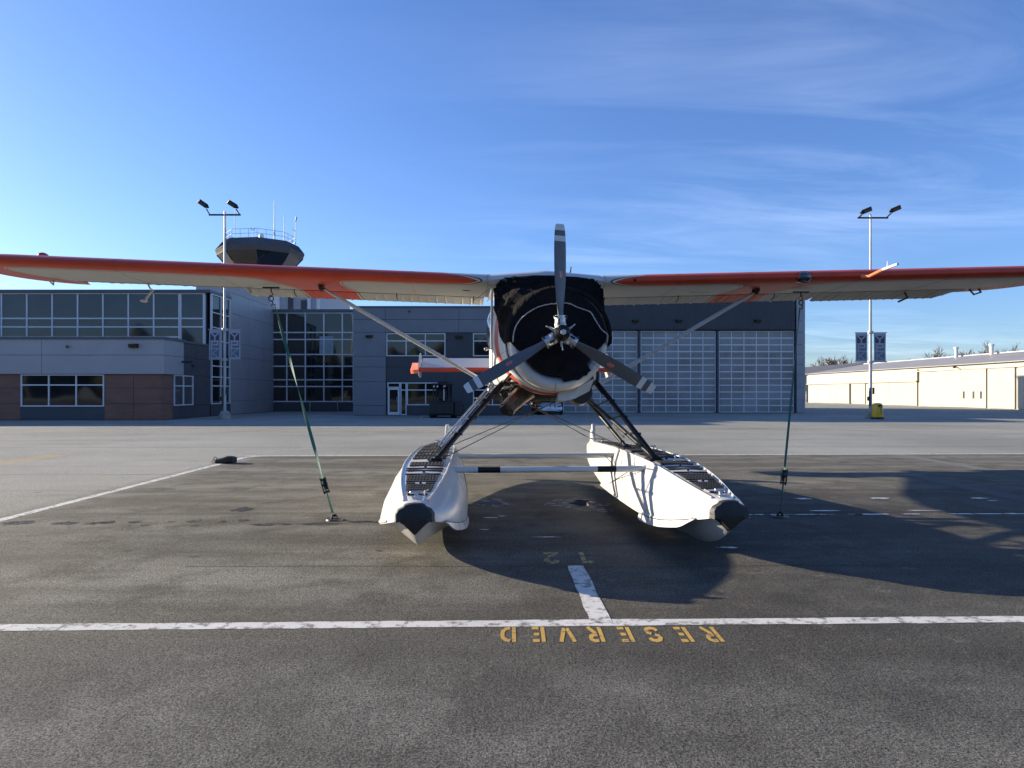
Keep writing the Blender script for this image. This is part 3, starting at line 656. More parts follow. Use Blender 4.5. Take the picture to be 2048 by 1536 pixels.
mb = MB(); y_ = yw(1924); mb.tube((XW-.3, y_, 4.15), (XW-.75, y_, 4.35), .05); mb.ball((XW-.8, y_, 4.3), .18, rz=.14); mb.build('wall_lamp', M['darkmetal'], BH, smooth=True)

B2 = thing('distant_hangar', 'far hangar with a dark sloping roof, beyond the end of the cream hangar row', 'building', (62, 140, 0))
gb = lambda y: [(48.6, y, 0), (76, y, 0), (76, y, 4.5), (62, y, 6.7), (48.6, y, 4.5)]
mb = MB(); mb.loft([gb(118), gb(178)]); mb.build('wall', M['bluewall'], B2)
rf = MB(); rf.loft([[(47.8, y, 4.35), (62, y, 6.72), (76.8, y, 4.35), (76.8, y, 4.5), (62, y, 6.95), (47.8, y, 4.5)] for y in (117, 178.5)]); rf.build('roof', M['darkroof'], B2)

# fence and a van beside the far hangar
FE = thing('metal_fence', 'low grey metal fence beyond the hangar corner', 'fence', (44, 116, 0))
mb = MB()
for z in (.25, 1.5): mb.tube((41.5, 115, z), (48.4, 115, z), .04, n=6)
mb.build('rail', M['galv'], FE)
for i in range(5): mb = MB(); mb.tube((41.6+i*1.68, 115, 0), (41.6+i*1.68, 115, 1.75), .05, n=6); mb.build('post', M['galv'], FE)
# ---------------------------------------------------------------- the floatplane; local frame: x right, y towards the tail, z up, origin under the hub
HX, HY, YAW = .575, 8.3, R(3.35)
AP = thing('floatplane', 'orange-red and white floatplane with three-blade propeller and black-wrapped nose, on white floats', 'floatplane', (HX, HY, 0), YAW)
MP = ROOTM[AP]
def L(o): return MP.inverted() @ Vector(o)      # world -> plane
def LP(px, py, y):
    """plane-local point seen at photo pixel (px, py) on the local depth y"""
    yw_ = HY+y; q = L(P(px, py, yw_))
    for _ in range(3): yw_ += (y-q.y); q = L(P(px, py, yw_))
    return tuple(q)
def ab(mb, name, mat, parent=AP, **k): return mb.build(name, mat, parent, world=False, **k)
HZ = 2.294
CH = 1.59; WY = 1.5; INC = math.sin(R(3.0)); STIP = 8.05
def z_le(s): return 3.165+.0325*(s-.65)
def foil(c):
    t = .14; yt = 5*t*(.2969*math.sqrt(max(c, 0))-.126*c-.3516*c*c+.2843*c**3-.1030*c**4)
    yc = .03/.16*(.8*c-c*c) if c < .4 else .03/.36*(.2+.8*c-c*c)
    return yc, yt
def planform(s):
    le, te = 0.0, 1.0
    if s > 7.6: le = .42*(1-math.sqrt(max(0, 1-((s-7.6)/(STIP+.02-7.6))**2)))
    if s > 6.95: te = 1-.52*(1-math.sqrt(max(0, 1-((s-6.95)/(STIP+.02-6.95))**2)))
    return le, te
def wing_pt(s, c, side, sx):
    """side +1 upper, -1 lower"""
    yc, yt = foil(c); le, te = planform(s); q = 1.0
    if s > 7.2: q = max(.12, math.sqrt(max(0, 1-((s-7.2)/(STIP+.03-7.2))**2)))
    cc = le+(te-le)*c
    return (sx*s, WY+cc*CH, z_le(s)+CH*(yc+side*yt*q)-cc*CH*INC)
W1 = smooth_poly([(1.55, -.9), (1.42, -.24), (1.25, -.12), (1.05, -.05), (.90, .01), (1.02, .09), (1.25, .155), (1.7, .19), (2.3, .195), (2.65, .20), (2.83, .24), (2.88, .34), (2.87, .55), (2.82, .85), (2.78, 1.2)], 6, False)
W1 = [tuple(p) for p in W1]+[(2.74, 2.2), (-1, 2.2), (-1, -3), (1.55, -3)]
W2 = smooth_poly([(3.64, 1.45), (3.68, 1.15), (3.78, .78), (3.90, .46), (4.08, .30), (4.4, .235), (5.2, .21), (6.5, .20), (7.1, .205), (7.36, .24), (7.44, .34), (7.38, .58), (7.25, .86), (7.08, 1.12), (7.0, 1.4)], 6, False)
W2 = [tuple(p) for p in W2]+[(6.95, 2.2), (3.6, 2.2)]
def paintd(sv): return np.minimum(sdf(sv, W1), sdf(sv, W2))
CUT = .72
for sx in (-1, 1):
    st = [.80+.025*i for i in range(0, 32)]+[1.6+.06*i for i in range(0, 18)]+[2.68+.02*i for i in range(12)]+[2.92+.08*i for i in range(8)]+[3.56+.03*i for i in range(22)]+[4.22+.1*i for i in range(27)]+[6.92+.03*i for i in range(37)]+[8.01, 8.035, 8.05]
    cs = [0]+[(.5*(1-math.cos(math.pi*k/34)))*1.0 for k in range(1, 35)]
    rings = []; sv = []
    for s in st:
        cm = CUT if s < 7.0 else 1.0
        up = [(c*cm) for c in cs]; r_ = []; vv = []
        # arc length
        def arc(side):
            acc = [0.0]; prev = Vector(wing_pt(s, 0, 1, sx))
            for c in up[1:]:
                p = Vector(wing_pt(s, c, side, sx)); acc.append(acc[-1]+(p-prev).length); prev = p
            return acc
        au, al = arc(1), arc(-1)
        for k in range(len(up)-1, -1, -1): r_.append(wing_pt(s, up[k], 1, sx)); vv.append(-au[k])
        for k in range(1, len(up)): r_.append(wing_pt(s, up[k], -1, sx)); vv.append(al[k])
        rings.append(r_); sv += [(s, v) for v in vv]
    mb = MB(); mb.loft(rings)
    wing = ab(mb, 'wing', M['wingpaint'], smooth=True, attr=paintd(sv))
    # trailing-edge surfaces with stamped ribs
    def surface(name, s0, s1, droop, aa=0):
        n = max(4, int((s1-s0)/.02)); rg = []; sv = []
        cd_, sd_ = math.cos(R(droop)), math.sin(R(droop))
        hy = WY+(CUT+.012)*CH
        tp = [.0, .02, .15, .4, .7, 1.0]
        for i in range(n+1):
            s = s0+(s1-s0)*i/n; hz = z_le(s)-CUT*CH*INC+.006; ln = (1-CUT-.012)*CH
            if name == 'aileron': ln *= 1.0 if s < s1-.28 else 1-.75*((s-(s1-.28))/.28)
            ph = ((s-s0)/.135) % 1.0; rib = .017*max(0, 1-abs(ph-.5)/.10)
            r_ = []
            for k, t_ in enumerate(tp): r_.append((t_*ln, .048*(1-t_)+.004, 1))
            for k, t_ in enumerate(reversed(tp)): r_.append((t_*ln, -.040*(1-t_)-.004-(rib if .02 < t_ else 0), -1))
            out_ = []
            for (a, h, sd2) in r_:
                yy = hy+a*cd_+h*sd_; zz_ = hz-a*sd_+h*cd_-a*INC
                out_.append((sx*s, yy, zz_)); sv.append((s, 1.2+a))
            rg.append(out_)
        mb = MB(); mb.loft(rg); return ab(mb, name, M['wingpaint'], wing, smooth=True, attr=paintd(sv), ang=25)
    fl = surface('flap', .86, 4.52, 10); al = surface('aileron', 4.55, 6.95, -9 if sx < 0 else 13)
    # skin seams: thin dark rings round the leading edge, and the root fairing
    for s in (1.9, 2.95, 4.55, 5.9):
        mb = MB(); pts = [Vector(wing_pt(s, c, 1, sx))+Vector((0, 0, .0012)) for c in (.16, .08, .03, .01)]+[Vector(wing_pt(s, 0, 1, sx))+Vector((0, -.0012, 0))]+[Vector(wing_pt(s, c, -1, sx))-Vector((0, 0, .0012)) for c in (.01, .03, .08, .2, .45, .7)]
        mb.path(pts, .0022, n=4); ab(mb, 'skin_seam', M['darkmetal'], wing)
    mb = MB(); mb.path([wing_pt(.83, c, sd_, sx) for c, sd_ in [(.01*k*k, 1) for k in range(3, 0, -1)]+[(0, 1)]+[(.012*k*k, -1) for k in range(1, 8)]], .004, n=4); ab(mb, 'root_seam', M['darkmetal'], wing)
    # rivets below the root
    # strut
    a = Vector((sx*3.22, WY+.55, z_le(3.2)-.13)); b_ = Vector((sx*.70, WY+.35, 1.66)); d = (b_-a).normalized()
    mb = MB(); mb.path([a+d*.05, a+d*.14, a+d*.3, b_-d*.3, b_], [.035, .05, .068, .068, .05], n=14, flat=.42, up=(0, 1, 0)); ab(mb, 'wing_strut', M['white'], smooth=True)
    mb = MB(); mb.tube(a-d*.05, a+d*.16, .022, n=8); mb.ball(a-d*.01, .045); mb.box(a.x-.03, a.x+.03, a.y-.08, a.y+.08, a.z+.0, a.z+.08); ab(mb, 'strut_fitting', M['darkmetal'], smooth=True)
    # tie-down ring under the wing
    a = Vector((sx*3.98, WY+.68, z_le(4)-.15)); mb = MB(); mb.box(a.x-.12, a.x+.12, a.y-.02, a.y+.02, a.z+.0, a.z+.02); mb.tube(a, a-Vector((0, 0, .05)), .01)
    ab(mb, 'tie_down_fitting', M['darkmetal'], wing)
    # flap hinge brackets
    for s in (2.2, 3.75, 1.02):
        h = Vector((sx*s, WY+CUT*CH-.05, z_le(s)-CUT*CH*INC-.02)); mb = MB(); mb.path([h, h+Vector((0, .02, -.07)), h+Vector((0, .14, -.10))], .008, n=5); ab(mb, 'hinge_bracket', M['darkmetal'], wing)
# wing details
WG = [o for o in AP.children if o.name.startswith('wing') and 'strut' not in o.name]
WL, WR = WG[0], WG[1]
mb = MB(); mb.path([LP(297, 571, 2.6), LP(300, 577, 2.55), LP(306, 581, 2.5), LP(303, 583, 2.45)], .014, n=6); mb.path([LP(304, 582, 2.45), LP(292, 598, 2.25)], .018, n=8); mb.ball(LP(288, 602, 2.22), .05, .05, .022); ab(mb, 'mass_balance', M['white'], WL, smooth=True)
mb = MB(); mb.path([LP(496, 578, 2.65), LP(502, 588, 2.6), LP(504, 586, 2.65), LP(499, 578, 2.7)], .014, n=6); ab(mb, 'mass_balance', M['white'], WL, smooth=True)
mb = MB(); mb.path([LP(97, 560, 2.4), LP(107, 570, 2.45), LP(107, 560, 2.5)], .012, n=6); mb.tube(LP(108, 562, 2.5), LP(126, 565, 2.6), .016, .004); ab(mb, 'wingtip_bracket', M['white'], WL, smooth=True)
mb = MB(); mb.path([(7.08, 2.75, 3.29), (7.14, 2.72, 3.20), (7.26, 2.72, 3.24), (7.22, 2.75, 3.32)], .016, n=6); ab(mb, 'wingtip_bracket', M['darkmetal'], WR, smooth=True)
for s, z_ in ((5.9, .15),):
    mb = MB(); mb.path([(s, 2.62, z_le(s)-.12), (s+.04, 2.60, z_le(s)-.21), (s-.02, 2.75, z_le(s)-.26)], .016, n=6); ab(mb, 'mass_balance', M['darkmetal'], WR, smooth=True)
mb = MB(); mb.ball((-7.0, WY+.35, z_le(7)+.13), .06, .09, .045); ab(mb, 'position_lamp', M['red'], WL, smooth=True)
mb = MB(); mb.ball((3.72, WY+.092, z_le(3.7)-.004), .135, .115, .080, n=20, m=12); mb_ = ab(mb, 'landing_light', M['light_lens'], WR, smooth=True)
mb = MB(); mb.loft([[(3.72+r_*math.cos(a)*1.35, WY+.0+.05*abs(math.sin(a))**2+dy, z_le(3.7)-.004+r_*math.sin(a)*.78) for a in [2*math.pi*k/24 for k in range(24)]] for r_, dy in ((.098, .005), (.103, .0), (.108, .01))], cap=False); ab(mb, 'light_bezel', M['black'], WR, smooth=True)
a = Vector((4.56, WY-.0, z_le(4.5)-.02)); 
mb = MB(); mb.ball(a, .032); mb.path([a, a+Vector((.03, -.10, -.02)), a+Vector((.05, -.42, .025))], .022, n=8); ab(mb, 'pitot_arm', M['orange'], WR, smooth=True)
q = a+Vector((.05, -.42, .025)); mb = MB(); mb.tube(q, q+Vector((.02, -.30, .02)), .020); mb.tube(q+Vector((.0, -.10, 0)), q+Vector((-.02, -.14, .09)), .012, .005); ab(mb, 'pitot_head', M['cream'], WR, smooth=True)
fc = bpy.data.curves.new('registration', 'FONT'); fc.body = 'N5151M'; fc.size = .085; tmpo = bpy.data.objects.new('registration', fc); COL.objects.link(tmpo)
me = bpy.data.meshes.new_from_object(tmpo.evaluated_get(bpy.context.evaluated_depsgraph_get())); bpy.data.objects.remove(tmpo)
ro = bpy.data.objects.new('registration_marking', me); COL.objects.link(ro); ro.parent = WR; me.materials.clear(); me.materials.append(M['joint'])
p = Vector(wing_pt(2.25, .45, -1, 1)); me.transform(Matrix.Translation(p+Vector((0, 0, -.006))) @ Matrix.Rotation(R(180-3.0), 4, 'X') @ Matrix.Scale(1, 4)); 
for s, sx, WW in ((1.25, 1, WR), (1.3, -1, WL)):
    if sx > 0: mb = MB(); mb.tube((s, WY-.006, z_le(s)), (s, WY+.03, z_le(s)), .022, n=12); ab(mb, 'air_vent', M['black'], WW)
    else: 
        p = Vector(wing_pt(1.12, .3, -1, -1)); mb = MB(); mb.ball(p, .07, .03, .008); ab(mb, 'air_vent', M['black'], WW)

# ---- fuselage
def sup(cx, cz, rx, rzt, rzb, e, n=48, y=0, a0=0, a1=2*math.pi, closed=True):
    out = []
    for k in range(n if closed else n+1):
        a = a0+(a1-a0)*k/n; c_, s_ = math.cos(a), math.sin(a)
        out.append((cx+math.copysign(abs(c_)**(2/e), c_)*rx, y, cz+math.copysign(abs(s_)**(2/e), s_)*(rzt if s_ > 0 else rzb)))
    return out
#        y    rx   rzt  rzb  e   cz
FUS = [(.66, .63, .62, .66, 2.1, 2.27), (.70, .65, .64, .70, 2.1, 2.27), (.80, .665, .65, .705, 2.2, 2.27), (1.1, .705, .68, .70, 2.5, 2.27), (1.5, .755, .84, .70, 3.2, 2.27), (2.2, .76, .92, .68, 4.0, 2.27), (4.0, .74, .92, .66, 4.0, 2.27), (5.2, .62, .74, .58, 3.4, 2.27), (7.0, .40, .50, .36, 2.6, 2.28), (8.6, .20, .36, .16, 2.2, 2.28), (9.3, .08, .25, .08, 2, 2.3)]
def fus_at(y): return interp([(f[0],)+f[1:] for f in FUS], y)
ys = [.66, .68, .70, .74, .78, .82, .86, .9, .94, .98, 1.02, 1.06, 1.1, 1.15, 1.2, 1.25, 1.3, 1.4, 1.5, 1.6, 1.8, 2.2, 3, 4, 4.6, 5.2, 6, 7, 8, 8.6, 9.3]
rings = []; at = []
for y in ys:
    rx, rt, rb, e, cz = fus_at(y); r_ = sup(0, cz, rx, rt, rb, e, 96, y); rings.append(r_)
    for x_, _, z_ in r_:
        el = abs((z_-cz)/.7); sd_ = max(0, min(1, 1-el)); lf = 1.0
        sd_ = sd_ if z_ < cz else 1.0; c0 = .715+.50*sd_**1.3; hw = .055+.10*sd_
        at.append(hw-abs(y-c0) if z_ < cz+.35 and y < 2.2 else -.5)
mb = MB(); mb.loft(rings); fus = ab(mb, 'fuselage', M['nosepaint'], smooth=True, attr=at)
# cabin roof between the wings
rings = []
for i in range(13):
    x = -.80+1.6*i/12; pk = .065*(1-abs(x)/.8)
    r_ = [Vector(wing_pt(.8, c, 1, 1)) for c in (1, .8, .6, .4, .25, .12, .05, .02, 0)]+[Vector(wing_pt(.8, c, -1, 1)) for c in (.02, .05, .12, .3, .6, 1)]
    rings.append([(x, p.y, p.z+pk) for p in r_])
mb = MB(); mb.loft(rings); ab(mb, 'cabin_roof', M['white'], smooth=True)
for sx in (-1, 1):
    mb = MB(); mb.box(sx*.80-.006, sx*.80+.006, WY+.1, WY+1.1, z_le(.8)-.16, z_le(.8)-.02); ab(mb, 'wing_root_fairing', M['white'], smooth=True)
mb = MB(); mb.tube((.32, 2.1, 3.26), (.22, 2.2, 3.95), .006, .003, n=5); ab(mb, 'whip_antenna', M['white'])
mb = MB(); mb.tube((.38, 2.0, 3.25), (.42, 2.05, 3.46), .014, .010, n=6); ab(mb, 'blade_antenna', M['black'])
mb = MB(); mb.ball((-.735, 2.2, 2.52), .10, .40, .30, n=20, m=12); ab(mb, 'bubble_window', M['light_lens'], smooth=True)
mb = MB(); mb.path([(-.765, 1.62, 3.0), (-.775, 1.62, 2.5), (-.765, 1.62, 1.9)], .014, n=6); mb.path([(-.755, 1.75, 3.05), (-.765, 1.75, 2.2)], .010, n=6); ab(mb, 'door_jamb', M['alu'], smooth=True)
mb = MB(); mb.tube((-.74, 1.6, 2.22), (-.84, 1.58, 2.21), .014); mb.ball((-.85, 1.58, 2.21), .028); ab(mb, 'door_handle', M['alu'], smooth=True)
# tail
mb = MB(); mb.loft([[(-.03, 8.0+o_, z_), (.03, 8.0+o_, z_), (.03, 9.35, z_), (0, 9.45, z_), (-.03, 9.35, z_)] for z_, o_ in ((2.4, 0), (3.1, .35), (3.7, .75))]); ab(mb, 'tail_fin', M['white'])
for sx in (-1, 1):
    rg = [[(sx*s, 8.10+yo, 2.13), (sx*s, 8.16+yo, 2.185), (sx*s, 8.5, 2.20), (sx*s, 8.80, 2.17), (sx*s, 8.80, 2.14), (sx*s, 8.5, 2.095), (sx*s, 8.16+yo, 2.08)] for s, yo in ((.15, 0), (1.2, .03), (2.28, .10))]
    mb = MB(); mb.loft(rg); ab(mb, 'tailplane', M['red'], smooth=True)
    rg = [[(sx*s, 8.16+yo, 2.13), (sx*s, 8.3+yo, 2.18), (sx*s, 9.1, 2.33), (sx*s, 9.3, 2.30-.25*tt), (sx*s, 8.8, 2.0-.12*tt+.12), (sx*s, 8.3+yo, 2.05)] for s, yo, tt in ((2.29, .06, 0), (2.40, .12, .2), (2.50, .35, .5))]
    mb = MB(); mb.loft(rg); ab(mb, 'tailplane_tip', M['orange'], smooth=True)
    mb = MB(); n = 34
    rg = []
    for i in range(n*3+1):
        s = .2+2.06*i/(n*3); rb = .022 if i % 6 < 2 else 0
        rg.append([(sx*s, 8.82, 2.19), (sx*s, 9.34, 2.46), (sx*s, 9.36, 2.45), (sx*s, 9.30, 2.42-rb), (sx*s, 8.84, 2.145-rb)])
    mb.loft(rg); ab(mb, 'elevator', M['white'], ang=20)
    mb = MB(); mb.prism([(8.25, 1.99), (8.9, 1.96), (9.2, 2.2), (9.15, 2.48), (8.9, 2.56), (8.5, 2.44), (8.25, 2.2)], lambda u, v, d: (sx*2.285+d, u, v), -.012, .012); ab(mb, 'finlet', M['white'])

# ---- cowling
rings = [sup(.02, 2.27, r_*.955, r_*.97, r_, 2.05, 72, y) for y, r_ in ((.56, .47), (.44, .475), (.36, .50), (.315, .54), (.30, .575), (.315, .61), (.36, .64), (.45, .655), (.60, .655), (.64, .65))]
mb = MB(); mb.loft(rings, cap=False); cow = ab(mb, 'cowling', M['white'], smooth=True)
mb = MB(); mb.loft([sup(.01, 2.27, r_*.955, r_*.97, r_, 2.05, 72, y) for y, r_ in ((.61, .60), (.665, .655), (.665, .66), (.61, .61))], cap=False); ab(mb, 'cowl_gap', M['joint'])
for a in (R(-92), R(-150), R(-35)):
    mb = MB(); pts = [(r_*math.cos(a), y-.001, 2.27+r_*math.sin(a)) for y, r_ in ((.36, .503), (.315, .543), (.298, .575), (.315, .613), (.36, .643), (.45, .658), (.60, .658))]; mb.path(pts, .0025, n=4); ab(mb, 'cowl_seam', M['darkmetal'], cow)
mb = MB(); mb.loft([[(.05, .66, 1.60), (.30, .62, 1.66), (.52, .66, 1.78), (.50, .9, 1.66), (.05, .9, 1.50)], [(.05, .64, 1.50), (.26, .62, 1.52), (.46, .66, 1.62), (.44, .9, 1.58), (.05, .9, 1.46)]]); ab(mb, 'polished_panel', M['alu'])
# belly, exhaust and engine accessories
mb = MB(); rg = [sup(0, 1.72, rx, .20, rb, 2.4, 28, y) for y, rx, rb in ((.82, .36, .06), (.98, .50, .18), (1.2, .56, .24), (1.6, .60, .20), (2.4, .62, .12))]; mb.loft(rg); ab(mb, 'engine_belly', M['black'], smooth=True)
mb = MB(); pts = [(-.12, 1.15, 1.66), (-.28, 1.05, 1.63), (-.42, .92, 1.55), (-.54, .80, 1.44), (-.60, .74, 1.38)]; mb.path(pts, [.10, .115, .12, .105, .10], n=18)
ex = ab(mb, 'exhaust_pipe', M['exhaust'], smooth=True)
mb = MB(); mb.path([(-.602, .735, 1.375), (-.604, .73, 1.37)], .088, n=18); mb.path([(-.585, .752, 1.395), (-.603, .733, 1.373)], .106, n=18, mi=1); ab(mb, 'pipe_mouth', [M['slit'], M['exhaust']], ex, smooth=True)
rnd = random.Random(3)
for i in range(16):
    p0 = Vector((rnd.uniform(-.74, -.30), rnd.uniform(.85, 1.3), rnd.uniform(1.50, 1.76))); d = Vector((rnd.uniform(-.12, .2), rnd.uniform(-.1, .1), rnd.uniform(-.13, .05)))
    mb = MB(); mb.path(smooth_poly([tuple(p0), tuple(p0+d), tuple(p0+d*1.6+Vector((.05, 0, .05))), tuple(p0+d*2+Vector((.1, .05, .1)))], 4, False), rnd.uniform(.012, .03), n=7); ab(mb, 'hose', M[rnd.choice(('hose', 'darkmetal', 'alu', 'hose'))], smooth=True)
for i in range(7):
    p0 = Vector((rnd.uniform(-.72, -.35), rnd.uniform(.9, 1.2), rnd.uniform(1.56, 1.74))); mb = MB(); mb.box(-.04, .04, -.04, .04, -.03, .03); mb.xform(Matrix.Translation(p0) @ Matrix.Rotation(rnd.uniform(0, 3), 4, 'Y') @ Matrix.Rotation(rnd.uniform(0, 3), 4, 'X')); ab(mb, 'engine_fitting', M[rnd.choice(('darkmetal', 'alu', 'darkmetal'))], bevel=.008)
mb = MB(); mb.path([(.36, .72, 1.60), (.37, 1.0, 1.58), (.38, 1.5, 1.62)], [.15, .16, .10], n=20); sc_o = ab(mb, 'oil_cooler_scoop', M['exhaust'], smooth=True)
mb = MB(); mb.path([(.36, .70, 1.60), (.36, .715, 1.60)], .135, n=20); ab(mb, 'scoop_mouth', M['slit'], sc_o)
for x_, z_ in ((.42, 1.74), (.50, 1.80), (.57, 1.86)):
    mb = MB(); mb.path([(x_, .70, z_), (x_+.02, .8, z_-.09), (x_-.01, .9, z_-.15)], .02, n=7); ab(mb, 'hose', M['darkmetal'], smooth=True)
mb = MB(); mb.path([(-.02, .70, 1.53), (-.03, .69, 1.47), (-.045, .70, 1.41)], .007, n=5); mb.path([(0, .70, 1.53), (.01, .69, 1.47), (.02, .70, 1.40)], .007, n=5); ab(mb, 'drain_tube', M['strap'])

# ---- propeller
prop = MB(); prop.path([(0, .30, HZ), (0, .10, HZ), (0, -.08, HZ)], [.10, .10, .095], n=20); PR = ab(prop, 'propeller', M['darkmetal'], smooth=True)
mb = MB(); mb.path([(0, -.075, HZ), (0, -.11, HZ), (0, -.22, HZ), (0, -.25, HZ)], [.085, .098, .088, .05], n=22); ab(mb, 'pitch_dome', M['black'], PR, smooth=True)
mb = MB(); mb.path([(0, -.25, HZ), (0, -.285, HZ)], .034, n=6); ab(mb, 'dome_nut', M['alu'], PR)
SECT = [(.17, .088, .085, 60), (.24, .096, .070, 52), (.32, .118, .045, 45), (.45, .146, .030, 38), (.60, .160, .022, 32), (.80, .166, .017, 27), (1.0, .160, .013, 23), (1.095, .152, .011, 21), (1.10, .152, .011, 21), (1.16, .146, .010, 20), (1.165, .146, .010, 20), (1.225, .134, .009, 19), (1.23, .133, .009, 19), (1.285, .116, .008, 18), (1.305, .095, .006, 18)]
for bi, ang in enumerate((R(90.3), R(210.4), R(-30.8))):
    dv = Vector((math.cos(ang), 0, math.sin(ang))); tv = Vector((-math.sin(ang), 0, math.cos(ang))); fw = Vector((0, 1, 0))
    rings = []
    for r_, c_, th, pt in SECT:
        a = R(pt); cv = tv*math.cos(a)-fw*math.sin(a); nv = tv*math.sin(a)+fw*math.cos(a); ring_ = []
        nn_ = 20
        for k in range(nn_):
            t_ = 2*math.pi*k/nn_; u = math.cos(t_); v = math.sin(t_)
            ex_ = 1.0 if r_ < .2 else .9
            ring_.append(Vector((0, 0, HZ))+dv*r_+cv*(u*c_/2*1.02)+nv*(v*th/2*(1.0 if v < 0 else .7)))
        rings.append(ring_)
    wh = {9, 12, 13}
    mb = MB(); mb.loft(rings, mfun=lambda i, j: 1 if i in (8, 9, 12, 13) else 0)
    bl = ab(mb, 'blade', [M['propgrey'], M['propwhite']], PR, smooth=True)
    mb = MB(); o_ = Vector((0, -.0, HZ))
    mb.path([o_+dv*.05, o_+dv*.12, o_+dv*.13, o_+dv*.185, o_+dv*.19], [.068, .074, .066, .066, .062], n=18); mb.path([o_+dv*.185, o_+dv*.215], .078, n=18); ab(mb, 'blade_clamp', M['alu'], PR, smooth=True)
    mb = MB()
    for s_ in (-1, 1): q = o_+dv*.20+tv*(.06*s_)+fw*(-.055); mb.tube(q-tv*.02, q+tv*.02, .013, n=6)
    q = o_+dv*.11+tv*.03-fw*.07; mb.tube(q, q+dv*.06-fw*.02, .012, n=6); ab(mb, 'clamp_bolt', M['darkmetal'], PR)
    w_dir = Vector((math.cos(ang+R(62)), 0, math.sin(ang+R(62))))
    mb = MB(); q = o_-fw*.05+w_dir*.08; mb.tube(q, q+w_dir*.075, .018, .014, n=8); mb.tube(q+w_dir*.03-fw*.02, q+w_dir*.10-fw*.03+tv*.02, .009, n=6); ab(mb, 'counterweight', M['alu'], PR, smooth=True)
    # oval maker's decal
    a = R(27.5); cv = tv*math.cos(a)-fw*math.sin(a); nv = tv*math.sin(a)+fw*math.cos(a)
    for (ra, rb_, off, mt) in ((.046, .030, .0095, 'piping'), (.041, .025, .0105, 'red'), (.036, .0045, .0113, 'piping')):
        c0 = o_+dv*.70-nv*off; mb = MB(); poly = [c0+dv*(ra*math.cos(t_))+cv*(rb_*math.sin(t_)) for t_ in [2*math.pi*k/24 for k in range(24)]]
        mb.add(poly+[p+nv*.004 for p in poly], [tuple(range(24))]+[(k, (k+1) % 24, 24+(k+1) % 24, 24+k) for k in range(24)]); ab(mb, 'maker_decal', M[mt], bl)

# ---- floats
FST = [(0.0, .085, .60, .16, .47, .355), (.06, .10, .605, .195, .45, .305), (.15, .115, .615, .245, .43, .245), (.4, .155, .645, .345, .37, .14), (.7, .195, .685, .41, .31, .085), (1.2, .24, .74, .445, .26, .06), (1.8, .265, .785, .45, .24, .05), (3.0, .275, .80, .45, .23, .035), (4.0, .265, .79, .435, .23, .03), (4.03, .264, .79, .425, .27, .14), (5.5, .21, .735, .34, .36, .26), (6.6, .14, .68, .22, .45, .38), (7.1, .09, .65, .12, .52, .47), (7.2, .06, .63, .08, .55, .52)]
def frow(t):
    lo, hi = (0, 4.0) if t <= 4.01 else (4.03, 7.2); w_ = min(.45, t-lo, hi-t) if hi-t > 1e-6 and t > lo else 0
    acc = np.zeros(5)
    for k in range(-4, 5): acc += np.array(interp(FST, t+w_*k/4))*(5-abs(k))
    return [float(v) for v in acc/25]
def fring(t, cx, grow=0, yoff=0):
    wd, zd, wc, zc, zk = frow(max(t, 0)); y = -2.0+t+yoff; g = grow
    half = [(0, zk-g), (.10*wc, zk+.09*(zc-zk)-g), (.33*wc, zk+.40*(zc-zk)-g*.8), (.60*wc, zk+.76*(zc-zk)-g*.8), (.84*wc, zk+.99*(zc-zk)-g*.8), (wc+g, zc-.012-g*.3), (wc+g-.004, zc+.02+g*.2), (wc*.955+wd*.045+g, zc+(zd-zc)*.16), (wc*.72+wd*.28+.02+g, zc+(zd-zc)*.45), (wc*.35+wd*.65+.022+g, zc+(zd-zc)*.75), (wd+.004+g, zd-.012), (wd-.012+g, zd+g), (wd*.5, zd+.008+g), (0, zd+.012+g)]
    return [(cx+u, y, z) for u, z in half]+[(cx-u, y, z) for u, z in reversed(half[1:-1])]
def deck_z(t): return frow(t)[1]+.012
